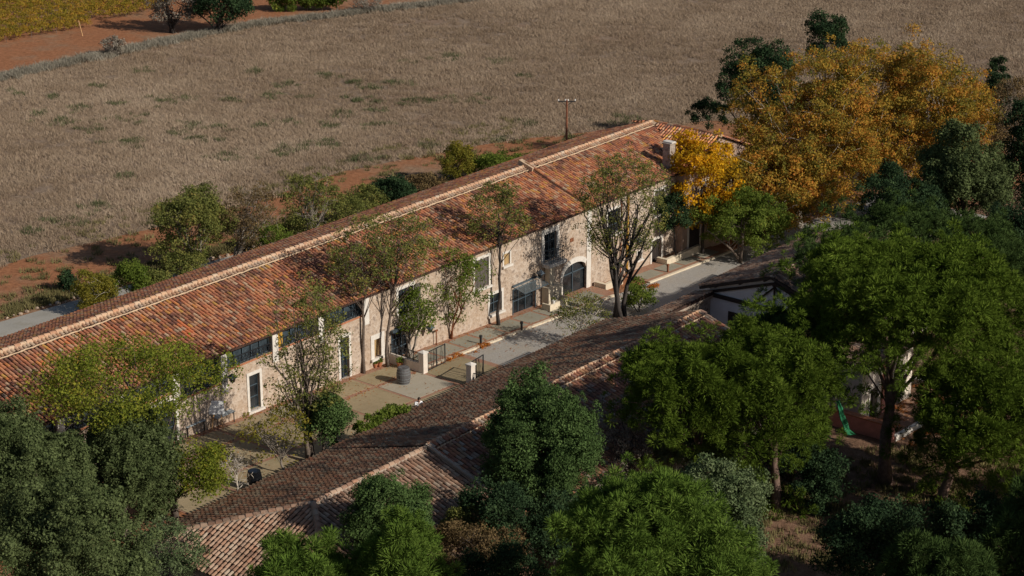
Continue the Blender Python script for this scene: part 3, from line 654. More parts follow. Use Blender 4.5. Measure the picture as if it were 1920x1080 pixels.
# downpipes
p_ = MB(); p_.tube([(24.8, -.1, -1.1), (24.8, -.1, 5.7)], [.09, .09], 8); p_.build('downpipe', 'ochre', farm)
p_ = MB(); p_.tube([(23.9, -.1, -1.0), (23.9, -.1, 5.7)], [.05, .05], 8); p_.build('downpipe', 'rust', farm)
MB().box(17.3, 17.75, -.04, -.003, 3.55, 3.85).build('wall_tie', 'rust', farm)

# ------------------------------------------------------------------ front range with hip end, and gabled house
fz, fy, fr_y, fr_z, ff_y = 3.3, -11.9, -19.6, 5.7, -26.9
XA, XH, XS, XE = -36.6, -30.7, -21.6, 6.0
front = empty('outbuilding', (-12, -19, 0.5), 'low tiled outbuilding with hipped left end in the foreground', 'building')
mb = MB(); mb.box(XA + .4, XE - .2, fy - .8, fy - .4, -1.5, fz + .05); mb.box(XA + .4, XE - .2, ff_y + .4, ff_y + .8, -1.5, fz + .05); mb.box(XA + .4, XA + .8, ff_y + .8, fy - .8, -1, fz + .05)
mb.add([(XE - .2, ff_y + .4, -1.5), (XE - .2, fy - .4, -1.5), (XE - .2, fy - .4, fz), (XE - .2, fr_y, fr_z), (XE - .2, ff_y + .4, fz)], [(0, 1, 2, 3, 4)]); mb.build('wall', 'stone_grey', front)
rf = MB(); q = -.03
A, B = (XH, fr_y, fr_z + q), (XE, fr_y, fr_z + q)
rf.add([(XA, fy, fz + q), (XE, fy, fz + q), B, A, (XE, ff_y, fz + q), (XA, ff_y, fz + q)], [(0, 1, 2, 3), (3, 2, 4, 5), (0, 3, 5)])
rf.add([(XA, fy, fz - .1), (XE, fy, fz - .1), (XE, fy, fz + q), (XA, fy, fz + q)], [(0, 1, 2, 3)])
rf = rf.build('roof', 'tile_bed', front)
bl = math.hypot(fr_y - fy, fr_z - fz); fl = math.hypot(fr_y - ff_y, fr_z - fz); hl = math.hypot(XH - XA, fr_z - fz)
ys = -fy + fr_y
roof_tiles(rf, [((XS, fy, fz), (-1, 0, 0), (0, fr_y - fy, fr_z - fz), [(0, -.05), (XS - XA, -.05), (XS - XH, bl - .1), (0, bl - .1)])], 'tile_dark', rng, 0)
planes = [((XA, ff_y, fz), (1, 0, 0), (0, fr_y - ff_y, fr_z - fz), [(0, -.05), (XS - XA, -.05), (XS - XA, fl - .1), (XH - XA, fl - .1)]),
          ((XA, fy, fz), (0, -1, 0), (XH - XA, 0, fr_z - fz), [(0, -.05), (fy - ff_y, -.05), (fy - fr_y, hl - .05)])]
roof_tiles(rf, planes, 'tile_brown', rng, 300, seen=lambda X, Y: (Y > 800) & ((X < 690) | (Y < 930)))
cap_row(rf, (XA, fy, fz + .08), (XH, fr_y, fr_z + .08), 'tile_brown', rng, .15, .42, 'hip_cap', 'mortar_grey')
cap_row(rf, (XA, ff_y, fz + .08), (XH, fr_y, fr_z + .08), 'tile_brown', rng, .17, .5, 'hip_cap', 'mortar_grey')
cap_row(rf, (XH, fr_y, fr_z + .08), (XS, fr_y, fr_z + .08), 'tile_brown', rng, .15, .42, 'ridge_cap', 'mortar_grey')
# slightly higher right part
up = 0.16
rs = MB(); rs.add([(XS, fy, fz + .05), (XE, fy, fz + .05), (XE, fr_y, fr_z + up - .03), (XS, fr_y, fr_z + up - .03), (XE, ff_y, fz + up), (XS, ff_y, fz + up), (XS, fy, fz - .05), (XS, fr_y, fr_z - .05), (XS, ff_y, fz - .05)],
       [(0, 1, 2, 3), (3, 2, 4, 5), (0, 3, 7, 6), (3, 5, 8, 7)])
rs.add([(XE, fy, fz - .15), (XE, fr_y, fr_z - .15), (XE, ff_y, fz - .15), (XE, ff_y, fz + up), (XE, fr_y, fr_z + up - .03), (XE, fy, fz + .05)], [(0, 1, 4, 5), (1, 2, 3, 4)])
rs = rs.build('roof', 'tile_bed', front)
fl2 = math.hypot(fr_y - ff_y, fr_z - fz)
kk = (fl2 - .6) / fl2
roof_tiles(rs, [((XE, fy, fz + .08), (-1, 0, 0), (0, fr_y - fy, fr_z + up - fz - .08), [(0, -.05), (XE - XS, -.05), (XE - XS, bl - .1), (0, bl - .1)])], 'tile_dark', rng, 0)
planes = [((XS, ff_y, fz + up + .03), (1, 0, 0), (0, fr_y - ff_y, fr_z - fz), [(0, -.05), (XE - XS, -.05), (XE - XS, fl2 - .6), (0, fl2 - .6)]),
          ((XS, ff_y + (fr_y - ff_y) * (kk + .01), fz + (fr_z - fz) * (kk + .01) + up + .09), (1, 0, 0), (0, fr_y - ff_y, fr_z - fz), [(0, 0), (XE - XS, 0), (XE - XS, .4), (0, .4)])]
roof_tiles(rs, planes, 'tile_mixed', rng, 300, seen=lambda X, Y: ((X > 1130) & (Y < 860)) | (X < 900))
cap_row(rs, (XS, fr_y, fr_z + up + .05), (XE, fr_y, fr_z + up + .05), 'tile_pale', rng, .14, .42, 'ridge_cap', 'mortar')
mm = MB(); pts = [(XS + i * .27, ff_y + (fr_y - ff_y) * kk + rng.normal(0, .012), fz + (fr_z - fz) * kk + up + .12) for i in range(int((XE - XS) / .27))]
mm.tube(pts, [.055 * rng.uniform(.7, 1.2) for _ in pts], 5); mm.build('mortar_line', 'mortar', rs, True)
mm = MB(); mm.bar((XS, ff_y, fz + up + .1), (XS, fr_y, fr_z + up + .1), .22, .12); mm.build('verge', 'mortar_grey', rs)

# courtyard wall with tiled coping between outbuilding and gabled house
cw = empty('courtyard_wall', (11, -13.1, -.5), 'tall stone wall in shade with tiled coping and pale cornice', 'wall')
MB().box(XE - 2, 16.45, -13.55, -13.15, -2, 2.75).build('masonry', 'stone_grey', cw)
cr = MB(); cr.box(XE - 2, 16.45, -13.72, -13.56, 2.45, 2.6); cr.box(XE - 2, 16.45, -13.82, -13.56, 2.601, 2.75); cr.build('cornice', 'mortar_grey', cw)
cop = MB().add([(XE - 2, -13.85, 2.96), (16.45, -13.85, 2.96), (16.45, -12.3, 2.56), (XE - 2, -12.3, 2.56), (XE - 2, -13.85, 2.76), (16.45, -13.85, 2.76)], [(0, 1, 2, 3), (0, 4, 5, 1)]).build('coping', 'tile_bed', cw)
roof_tiles(cop, [((16.45, -12.3, 2.58), (-1, 0, 0), (0, -1.55, .4), [(0, 0), (18.4 - XE, 0), (18.4 - XE, 1.55), (0, 1.55)])], 'tile_brown', rng, 0)
d_ = MB().box(13.6, 15.0, -13.60, -13.552, -1, 1.6).build('door', 'timber_dark', cw)

# gabled house with half-timbered gable
GX = 16.5; ga, gr, gb = (-13.3, 3.45), (-18.9, 5.35), (-24.75, 3.4)
house = empty('gabled_house', (25, -19, -1), 'white plastered house with dark timbered gable half hidden by pines', 'house')
mb = MB(); mb.add([(GX, ga[0] - .1, -2.2), (GX, gb[0] + .35, -2.2), (GX, gb[0] + .35, gb[1]), (GX, gr[0], gr[1] - .12), (GX, ga[0] - .1, ga[1] - .1)], [(0, 1, 2, 3, 4)])
mb.box(GX + .01, 31, ga[0] - .5, ga[0] - .1, -3.5, ga[1] - .15); mb.build('wall', 'plaster', house)
fa = [(20.2, 21.4, -.9, 1.5, .3), (25, 26.2, -.9, 1.5, .3)]
wallobj(cut_wall(GX + .01, 31, -3.5, gb[1] - .1, gb[0] + .35, fa), 'wall', 'plaster_warm', house)
for a, b, c, d, e in fa:
    f = MB().box(a - .15, a, gb[0] + .3, gb[0] + .349, c, d).box(b, b + .15, gb[0] + .3, gb[0] + .349, c, d).box(a - .15, b + .15, gb[0] + .3, gb[0] + .349, d + .001, d + .15).build('door', 'trim', house)
    MB().add([(a, gb[0] + .64, c), (b, gb[0] + .64, c), (b, gb[0] + .64, d), (a, gb[0] + .64, d)], [(0, 1, 2, 3)]).build('door_leaf', 'timber_dark', f)
MB().box(18.6, 19.1, gb[0] + .2, gb[0] + .348, -1.2, 3.0).build('pilaster', 'pinkish', house)
rf3 = MB(); ov = GX - .55
rf3.add([(ov, ga[0] + .45, ga[1] - .2), (31, ga[0] + .45, ga[1] - .2), (31, gr[0], gr[1]), (ov, gr[0], gr[1]), (31, gb[0] - .45, gb[1] - .2), (ov, gb[0] - .45, gb[1] - .2)], [(0, 1, 2, 3), (3, 2, 4, 5)])
rf3 = rf3.build('roof', 'tile_bed', house)
l3 = math.hypot(gr[0] - ga[0] - .45, gr[1] - ga[1] + .2)
roof_tiles(rf3, [((31, ga[0] + .45, ga[1] - .18), (-1, 0, 0), (0, gr[0] - ga[0] - .45, gr[1] - ga[1] + .2), [(0, 0), (31 - ov, 0), (31 - ov, l3), (0, l3)]),
                 ((ov, gb[0] - .45, gb[1] - .18), (1, 0, 0), (0, gr[0] - gb[0] + .45, gr[1] - gb[1] + .2), [(0, 0), (31 - ov, 0), (31 - ov, l3), (0, l3)])], 'tile_brown', rng, 120, seen=lambda X, Y: (X < 1470) & (Y < 540))
cap_row(rf3, (ov, gr[0], gr[1] + .06), (31, gr[0], gr[1] + .06), 'tile_brown', rng, .14, .42, 'ridge_cap', 'mortar_grey')
tb = MB()
def gz(y, d): return (gr[1] - d - (gr[1] - ga[1]) * (y - gr[0]) / (ga[0] - gr[0])) if y > gr[0] else (gr[1] - d - (gr[1] - gb[1]) * (gr[0] - y) / (gr[0] - gb[0]))
tb.bar((GX - .07, ga[0], 2.7), (GX - .07, gb[0] + .3, 2.7), .12, .3)
for dd, wd in ((.62, .2),):
    tb.bar((GX - .09, ga[0] - .3, gz(ga[0] - .3, dd)), (GX - .09, gr[0], gr[1] - dd), .12, wd); tb.bar((GX - .09, gr[0], gr[1] - dd), (GX - .09, gb[0] + .3, gz(gb[0] + .3, dd)), .12, wd)
tb.bar((GX - .06, gr[0], 2.8), (GX - .06, gr[0], gr[1] - .5), .1, .14)
for s_ in (1, -1): tb.bar((GX - .08, gr[0] + s_ * .15, gr[1] - .75), (GX - .08, gr[0] + s_ * -1.7, 2.85), .1, .12)
tb.bar((ov, ga[0] + .4, ga[1] - .26), (ov, gr[0], gr[1] - .07), .06, .2); tb.bar((ov, gr[0], gr[1] - .07), (ov, gb[0] - .4, gb[1] - .26), .06, .2); tb.build('timber_frame', 'timber_dark', house)
for k in range(6):
    y = ga[0] - .9 - k * 2.05; MB().bar((ov, y, gz(y, .2)), (GX, y, gz(y, .2)), .14, .16).build('purlin', 'timber_dark', house)
f = MB().box(GX - .06, GX - .001, -16.9, -15.1, -.4, 1.75).build('window', 'timber_dark', house)
MB().box(GX - .075, GX - .061, -16.65, -15.35, -.15, 1.5).build('pane', 'glass', f); MB().box(GX - .09, GX - .076, -16.04, -15.96, -.15, 1.5).build('sash', 'timber_dark', f)
annex = empty('white_annex', (12, -28, -.5), 'small white annex with dark doors seen between the pine trunks', 'building')
af = [(10.1, 11.1, -.55, 1.7, .3), (13.2, 14.2, -.6, 1.7, .3)]
wallobj(cut_wall(9.0, 15.9, -1.5, 3.5, -30.3, af), 'wall', 'plaster_warm', annex)
for xa in (9.0, 15.6): MB().box(xa, xa + .3, -30.299, -25.2, -1.5, 3.5).build('wall', 'plaster_warm', annex)
for a, b, c, d, e in af:
    f = MB().box(a - .15, a, -30.36, -30.301, c, d).box(b, b + .15, -30.36, -30.301, c, d).box(a - .15, b + .15, -30.36, -30.301, d + .001, d + .16).build('door', 'trim', annex)
    MB().add([(a, -30.02, c), (b, -30.02, c), (b, -30.02, d), (a, -30.02, d)], [(0, 1, 2, 3)]).build('door_leaf', 'timber_dark', f)
MB().box(11.7, 12.2, -30.42, -30.301, -.9, 3.3).build('pilaster', 'pinkish', annex)
ar = MB().add([(8.7, -30.7, 3.4), (16.2, -30.7, 3.4), (16.2, -24.9, 4.4), (8.7, -24.9, 4.4), (8.7, -30.7, 3.3), (16.2, -30.7, 3.3), (8.7, -24.9, 4.3), (16.2, -24.9, 4.3)], [(0, 1, 2, 3), (0, 4, 5, 1), (0, 3, 6, 4), (1, 5, 7, 2), (3, 2, 7, 6)]).build('roof', 'tile_bed', annex)
roof_tiles(ar, [((8.7, -30.7, 3.43), (1, 0, 0), (0, 5.8, 1.0), [(0, 0), (7.5, 0), (7.5, 5.8), (0, 5.8)])], 'tile_brown', rng, 0)
# terrace before the gabled house
sheet('terrace', [(8.0, -33.2), (18.5, -33.2), (18.5, -30.31), (8.0, -30.31)], .05, 'brick', 'brick terrace strewn with orange leaves before the white house', thick=.2)
ter = bpy.data.objects['terrace']
for a in (rect(8.0, 18.5, -33.5, -33.21), rect(18.51, 18.8, -33.5, -27.0)): sheet('kerb', a, .35, 'trim', parent=ter, thick=.5)

gw = empty('garden_wall', (8, -31, -.3), 'low pink wall at the left edge of the terrace', 'wall')
MB().box(7.6, 7.95, -33.4, -28.6, -.8, .75).build('wall_body', 'pinkish', gw); MB().box(7.5, 8.05, -33.45, -28.55, .751, .83).build('coping', 'terracotta', gw)

# ------------------------------------------------------------------ plants
def rot_frame(d, rng):
    r = rng.normal(size=d.shape); r -= (r * d).sum(1)[:, None] * d; r /= np.linalg.norm(r, axis=1)[:, None] + 1e-9
    return r, np.cross(d, r)
def leaf_mesh(rng, puffs, n, size, kind='broad', centre=None, upb=0.35):
    """puffs (k,5): x,y,z,radius,tint"""
    k = len(puffs); wgt = puffs[:, 3] ** 2; idx = rng.choice(k, n, p=wgt / wgt.sum())
    P = puffs[idx]
    outw = P[:, :3] - centre; outw /= np.linalg.norm(outw, axis=1)[:, None] + 1e-6
    d = rng.normal(size=(n, 3)) + outw * 0.55 + np.array([0, 0, upb]); d /= np.linalg.norm(d, axis=1)[:, None]
    rad = P[:, 3] * np.where(rng.random(n) < .2, rng.uniform(.8, 1.45, n), rng.uniform(0.15, 1.0, n) ** 0.5)
    if kind == 'needle': rad = P[:, 3] * rng.uniform(0.35, 1.0, n) ** 0.5
    C = P[:, :3] + d * rad[:, None] * np.array([1, 1, 0.75])
    s = size * rng.uniform(0.5, 1.4, n) * (.72 if kind == 'needle' else .82)
    if kind == 'needle':
        ax = d + rng.normal(size=(n, 3)) * 0.45 + np.array([0, 0, .35]); ax /= np.linalg.norm(ax, axis=1)[:, None]
        e, _ = rot_frame(ax, rng)
        V = np.stack([C - e * (s * .3)[:, None], C + e * (s * .3)[:, None], C + ax * (s * 2.3)[:, None]], 1)
    else:
        nn = d * 0.8 + rng.normal(size=(n, 3)) * 0.75; nn /= np.linalg.norm(nn, axis=1)[:, None]; e, g = rot_frame(nn, rng)
        V = np.stack([C - e * (s * .55)[:, None], C + e * (s * .55)[:, None] + g * (s * .15)[:, None], C + g * (s * 1.15)[:, None]], 1)
    t = np.clip(P[:, 4] * 0.6 + rng.random(n) * 0.4 + rng.normal(0, .05, n), 0, 1)
    return V.reshape(-1, 3), np.arange(3 * n).reshape(-1, 3), np.repeat(t, 3)
def scatter_group(name, mat):
    g = bpy.data.node_groups.new(name + '_scatter', 'GeometryNodeTree'); g.interface.new_socket('Geometry', in_out='INPUT', socket_type='NodeSocketGeometry'); g.interface.new_socket('Geometry', in_out='OUTPUT', socket_type='NodeSocketGeometry')
    gi, go = g.nodes.new('NodeGroupInput'), g.nodes.new('NodeGroupOutput'); L = g.links.new
    def na(n_, ty):
        q = g.nodes.new('GeometryNodeInputNamedAttribute'); q.data_type = ty; q.inputs['Name'].default_value = n_; return q.outputs[0]
    cmp = g.nodes.new('FunctionNodeCompare'); cmp.data_type = 'FLOAT'; cmp.operation = 'GREATER_THAN'; L(na('is_pt', 'FLOAT'), cmp.inputs[0]); cmp.inputs[1].default_value = .5
    sp = g.nodes.new('GeometryNodeSeparateGeometry'); sp.domain = 'POINT'; L(gi.outputs[0], sp.inputs[0]); L(cmp.outputs[0], sp.inputs[1])
    mp = g.nodes.new('GeometryNodeMeshToPoints'); L(sp.outputs[0], mp.inputs[0])
    ip = g.nodes.new('GeometryNodeInstanceOnPoints'); L(mp.outputs[0], ip.inputs['Points']); L(sp.outputs[1], ip.inputs['Instance'])
    L(na('rot', 'FLOAT_VECTOR'), ip.inputs['Rotation']); L(na('scl', 'FLOAT'), ip.inputs['Scale'])
    L(ip.outputs[0], go.inputs[0]); return g
def tuft_crown(rng, P, centre, leaf, parent, needle, n_tri):
    n = n_tri
    d = rng.normal(size=(n, 3)) * np.array([1, 1, .8]) + np.array([0, 0, .75]); d /= np.linalg.norm(d, axis=1)[:, None]
    if needle:
        e, _ = rot_frame(d, rng); r0 = rng.uniform(.25, .8, n)[:, None]; wd = rng.uniform(.03, .06, n)[:, None]
        V = np.stack([d * r0 - e * wd, d * r0 + e * wd, d * np.minimum(r0 + .42, 1.1)], 1)
    else:
        C = d * (rng.uniform(.2, 1, n) ** .6)[:, None]; nn = d + rng.normal(size=(n, 3)) * .6; nn /= np.linalg.norm(nn, axis=1)[:, None]; e, g_ = rot_frame(nn, rng); q = rng.uniform(.1, .24, n)[:, None]
        V = np.stack([C - e * q * .6, C + e * q * .6, C + g_ * q * 1.3], 1)
    V = V.reshape(-1, 3); nb = len(V); k = len(P)
    outw = P[:, :3] - centre; outw /= np.linalg.norm(outw, axis=1)[:, None] + 1e-6
    ax = outw * .75 + np.array([0, 0, .65]) + rng.normal(0, .25, (k, 3)); ax /= np.linalg.norm(ax, axis=1)[:, None]
    # euler turning +Z to ax after a random spin
    th = np.arccos(np.clip(ax[:, 2], -1, 1)); ph = np.arctan2(ax[:, 1], ax[:, 0])
    rot = np.column_stack([np.zeros(k), th, ph])
    me = fastmesh('crown', np.concatenate([V, P[:, :3]]), np.arange(nb).reshape(-1, 3), np.concatenate([np.repeat(rng.random(n), 3), np.zeros(k)]))
    z_ = np.zeros(nb)
    for nm, val in (('is_pt', np.ones(k)), ('tint', P[:, 4]), ('scl', P[:, 3] * rng.uniform(.8, 1.2, k))):
        a = me.attributes.new(nm, 'FLOAT', 'POINT'); a.data.foreach_set('value', np.concatenate([z_, val]).astype(np.float32))
    a = me.attributes.new('rot', 'FLOAT_VECTOR', 'POINT'); a.data.foreach_set('vector', np.concatenate([np.zeros((nb, 3)), rot]).astype(np.float32).ravel())
    o = link('crown', me, leaf, parent); md = o.modifiers.new('scatter', 'NODES'); md.node_group = scatter_group('crown', leaf); o['kind'] = 'stuff'; return o
def crown_puffs(rng, c, rx, ry, rz, style, n, pr, lobes=7):
    L = []
    if style == 'pine':
        cc = np.array(c) - (0, 0, rz * .5); L.append((cc, np.array([rx * .93, ry * .93, rz * 1.4])))
        for i in range(lobes * 2):
            a = rng.uniform(0, 6.283); q = rng.uniform(.55, .9); f = rng.uniform(.14, .3); zz = math.sqrt(max(0, 1 - q * q)) * 1.35
            L.append((cc + (math.cos(a) * rx * q, math.sin(a) * ry * q, rz * (zz - .1)), np.array([rx * f, ry * f, rz * f * 1.3])))
    elif style == 'cone':
        for i in range(9):
            h = i / 8; L.append((np.array(c) + (rng.normal(0, rx * .1), rng.normal(0, ry * .1), -rz * .8 + 1.62 * rz * h), np.array([rx, ry, 0]) * (1 - .72 * h ** 1.5) * rng.uniform(.8, 1.1) + np.array([0, 0, rz * .3])))
    else:
        mf = .86 if style == 'airy' else .62
        L.append((np.array(c), np.array([rx, ry, rz]) * mf))
        for i in range(int(lobes * 1.8)):
            d = rng.normal(size=3); d[2] = d[2] * .8 + .15; d /= np.linalg.norm(d); f = rng.uniform(.15, .4)
            L.append((np.array(c) + d * np.array([rx, ry, rz]) * (1.04 - f) * rng.uniform(.8, 1.0), np.array([rx, ry, rz]) * f * rng.uniform(.8, 1.2, 3)))
    w_ = np.array([l[1][0] * l[1][1] for l in L]); out = []
    while len(out) < n:
        i = rng.choice(len(L), p=w_ / w_.sum()); lc, lr = L[i]; d = rng.normal(size=3); d /= np.linalg.norm(d)
        if style == 'pine' and d[2] < -.05 and rng.random() < .9: continue
        if style != 'pine' and d[2] < -.55 and rng.random() < .5: continue
        u_ = rng.random()
        if style == 'airy': f_ = rng.random() ** .42 * 1.05
        else: f_ = rng.uniform(1.02, 1.42) if u_ < .15 else rng.uniform(.82, 1.02) if u_ < .8 else rng.uniform(.3, .8)
        p = lc + d * lr * f_
        deep = any((((p - a) / b) ** 2).sum() < .45 for j, (a, b) in enumerate(L) if j != i)
        if deep and style != 'airy' and rng.random() < .75: continue
        out.append((*p, pr * rng.uniform(.5, 1.5), rng.random()))
    return np.array(out)
EYE_TAN = math.tan(R_(21))
def crown_box(base, bb):
    """crown centre and radii for a tree standing at base from the outline it shows"""
    k = (np.array(base) - CAM) @ FH
    def on(px, py):
        d = ray(px, py); return CAM + d * k / (d @ FH)
    l, r, t_, b_ = on(bb[0], (bb[1] + bb[3]) / 2), on(bb[2], (bb[1] + bb[3]) / 2), on((bb[0] + bb[2]) / 2, bb[1]), on((bb[0] + bb[2]) / 2, bb[3])
    rx = np.linalg.norm((r - l)[:2]) / 2; ha = (t_[2] - b_[2]) / 2; ry = min(rx * .92, ha / EYE_TAN * .75)
    rz = math.sqrt(max(ha ** 2 - (ry * EYE_TAN) ** 2, (.5 * ha) ** 2)); c = (l + r) / 2; c[2] = (t_[2] + b_[2]) / 2
    return c, rx, ry, rz
ROTV = math.atan2(RT[1], RT[0])
def to_view(P, c):
    q = P[:, :2] - c[:2]; ca, sa = math.cos(ROTV), math.sin(ROTV); P = P.copy()
    P[:, 0] = c[0] + q[:, 0] * ca - q[:, 1] * sa; P[:, 1] = c[1] + q[:, 0] * sa + q[:, 1] * ca; return P
def plant(name, label, cat, base_px, bb, style, leaf, n_puff, n_leaf, size, pr, bark, tr, seed, group=None, stems=1, limbs=12, kind='broad', lobes=7, base=None, twigs=0, fork=0.35, trunk_lean=0.0, thin=1.0):
    rng = np.random.default_rng(seed)
    b = np.array(base, float) if base is not None else ong(*base_px)
    c, rx, ry, rz = crown_box(b, bb)
    inst = leaf in ('lf_pine', 'lf_pine_blue', 'lf_pine_bright', 'lf_cypress', 'lf_cedar') and n_leaf > 8000
    P = to_view(crown_puffs(rng, c, rx, ry, rz, style, int(n_puff * (1.75 if inst else 1)), pr, lobes), c)
    P[:, 2] = np.maximum(P[:, 2], float(zg(b[0])) + .25)
    root = empty(name, b, label, cat, group)
    tm = MB(); top = c.copy(); top[2] = c[2] + rz * (.1 if style != 'cone' else .6)
    for s in range(stems):
        off = rng.normal(0, tr * 1.6, 2) if stems > 1 else (0, 0)
        b0 = b + np.array([off[0], off[1], -.15]); tp = top + np.array([*rng.normal(0, rx * .42, 2), rng.normal(0, rz * .12)]) * (stems > 1)
        hh = np.linalg.norm(tp - b0); pts = []; rr = []; nseg = 7
        wob = rng.normal(0, .012 * hh, (nseg + 1, 3)); wob[0] = 0; wob[:, 2] = 0
        for i in range(nseg + 1):
            f = i / nseg; lat = f ** 1.35
            pts.append(np.array([b0[0] + (tp[0] - b0[0]) * lat, b0[1] + (tp[1] - b0[1]) * lat, b0[2] + (tp[2] - b0[2]) * f]) + wob[i]); rr.append(tr * (1.25 if i == 0 else 1) * (1 - .75 * f) * (.75 if stems > 1 else 1) + .01)
        tm.tube(pts, rr, 8)
        idx = rng.choice(len(P), min(len(P), max(2, limbs // stems)), replace=False)
        for q in idx:
            e = P[q, :3]; fz_ = rng.uniform(fork, .92); i0 = fz_ * nseg; ia = int(i0); st = pts[ia] + (pts[min(ia + 1, nseg)] - pts[ia]) * (i0 - ia)
            if st[2] > e[2] + .3 * rz: st = pts[int(nseg * fork)]
            mid = (st + e) / 2 + np.array([*rng.normal(0, .06 * hh, 2), .04 * hh + rng.normal(0, .02 * hh)]); r0 = max(.02, tr * .5 * (1.05 - fz_)) * thin
            tm.tube([st, (st * .6 + mid * .4), mid, (mid + e) / 2 + rng.normal(0, .03 * rx, 3), e], [r0, r0 * .85, r0 * .6, r0 * .38, .008], 5)
            for _ in range(twigs):
                f = rng.uniform(.3, 1); a0 = mid + (e - mid) * f; t1 = a0 + rng.normal(0, 1, 3) * np.array([rx, ry, rz]) * .16 + (0, 0, .1 * rz)
                tm.tube([a0, (a0 + t1) / 2 + rng.normal(0, .04, 3), t1], [.018, .013, .005], 4)
    tm.build('trunk', bark, root, True)
    if inst: tuft_crown(rng, P, c - np.array([0, 0, rz * .6]), leaf, root, kind == 'needle', 150 if kind == 'needle' else 110)
    elif n_leaf:
        V, F, Rn = leaf_mesh(rng, P, n_leaf, size, kind, c, .9 if kind == 'needle' else .35)
        V[:, 2] = np.maximum(V[:, 2], float(zg(b[0])) + .03)
        link('crown', fastmesh('crown', V, F, Rn), leaf, root)
    return root

T = plant
# --- umbrella pines on the right
T('pine_tree', 'broad umbrella pine with yellow-green dome and forked dark trunk before the white house', 'tree', (1660, 905), (1465, 440, 1900, 700), 'pine', 'lf_pine', 1500, 170000, 0.115, 0.42, 'bark_pine', .42, 11, 'umbrella pines', limbs=34, kind='needle', lobes=13, fork=.45)
T('pine_tree', 'blue-green umbrella pine dome rising behind the yellow-green one', 'tree', (1720, 690), (1490, 385, 1960, 640), 'pine', 'lf_pine_blue', 1000, 110000, 0.115, 0.42, 'bark_pine', .4, 12, 'umbrella pines', limbs=20, kind='needle', lobes=12)
T('pine_tree', 'umbrella pine crown cut by the right edge at mid height', 'tree', (1935, 850), (1820, 520, 2100, 800), 'pine', 'lf_pine', 500, 60000, 0.115, 0.42, 'bark_pine', .35, 13, 'umbrella pines', limbs=16, kind='needle', lobes=9)
T('pine_tree', 'umbrella pine with layered crown right of the terrace near the right edge', 'tree', (1765, 940), (1700, 650, 1960, 940), 'pine', 'lf_pine', 800, 100000, 0.115, 0.42, 'bark_pine', .34, 14, 'umbrella pines', limbs=22, kind='needle', lobes=10)
T('pine_tree', 'dark green pine with rounded crown over the outbuilding roof', 'tree', (1455, 955), (1310, 605, 1562, 885), 'pine', 'lf_pine', 900, 110000, 0.115, 0.42, 'bark_pine', .3, 15, 'umbrella pines', limbs=22, kind='needle', lobes=10)
T('pine_tree', 'smaller pine crown overlapping the red tiles of the outbuilding', 'tree', (1330, 960), (1165, 640, 1400, 830), 'pine', 'lf_pine', 650, 75000, 0.115, 0.42, 'bark_pine', .24, 16, 'umbrella pines', limbs=16, kind='needle', lobes=8)
T('pine_tree', 'shaded low pine bough in front of the timbered gable', 'tree', (1480, 900), (1415, 578, 1590, 690), 'pine', 'lf_pine_blue', 240, 32000, 0.115, 0.42, 'bark_pine', .22, 17, 'umbrella pines', limbs=10, kind='needle', lobes=7)
T('pine_tree', 'bright green pine at the bottom edge right of centre', 'tree', (1215, 1330), (990, 885, 1430, 1240), 'broad', 'lf_pine_bright', 1000, 140000, 0.115, 0.42, 'bark_grey', .32, 18, 'young bright pines', limbs=40, kind='needle', lobes=12)
T('pine_tree', 'bright green pine top poking up at the bottom edge before the hip roof', 'tree', (550, 1290), (435, 1000, 690, 1210), 'broad', 'lf_pine_bright', 520, 60000, 0.115, 0.42, 'bark_grey', .22, 19, 'young bright pines', limbs=18, kind='needle', lobes=9)
T('pine_tree', 'soft green pine at the bottom edge left of the brown shrub', 'tree', (770, 1290), (655, 945, 880, 1200), 'broad', 'lf_pine_bright', 560, 65000, 0.115, 0.42, 'bark_grey', .24, 20, 'young bright pines', limbs=22, kind='needle', lobes=9)
T('pine_tree', 'pine crown at the lower right corner', 'tree', (1960, 1250), (1840, 880, 2080, 1200), 'broad', 'lf_pine_blue', 500, 52000, 0.115, 0.42, 'bark_pine', .3, 21, 'umbrella pines', limbs=14, kind='needle', lobes=9)
# --- cypress and juniper
T('cypress_tree', 'dense dark green cypress standing before the outbuilding roof', 'tree', (1025, 1010), (910, 700, 1130, 980), 'broad', 'lf_cypress', 1100, 90000, .12, 0.34, 'bark', .3, 31, 'dark cypresses', limbs=14, lobes=12)
T('cypress_tree', 'small two-topped cypress beside the hip of the outbuilding', 'tree', (725, 1120), (640, 875, 815, 1040), 'broad', 'lf_cypress', 380, 34000, .12, 0.32, 'bark', .2, 32, 'dark cypresses', limbs=10, lobes=6)
T('cypress_tree', 'large blue-green cypress filling the left edge', 'tree', (60, 1180), (-130, 735, 175, 1080), 'broad', 'lf_cedar', 1000, 95000, .13, 0.4, 'bark', .4, 33, 'dark cypresses', limbs=14, lobes=13)
T('cypress_tree', 'large dark cypress right of the one at the left edge', 'tree', (235, 1010), (110, 755, 350, 1000), 'broad', 'lf_cedar', 800, 75000, .13, 0.4, 'bark', .35, 34, 'dark cypresses', limbs=14, lobes=12)
T('cypress_tree', 'dark cypress crown in the lower left corner', 'tree', (130, 1330), (-60, 900, 300, 1230), 'broad', 'lf_cedar', 700, 65000, .13, 0.42, 'bark', .35, 35, 'dark cypresses', limbs=12, lobes=11)
T('juniper_tree', 'grey-green juniper between the bright pine and the open ground', 'tree', (1340, 1110), (1245, 860, 1440, 1080), 'broad', 'lf_juniper', 380, 56000, .12, .42, 'bark', .22, 36, limbs=12, lobes=9)
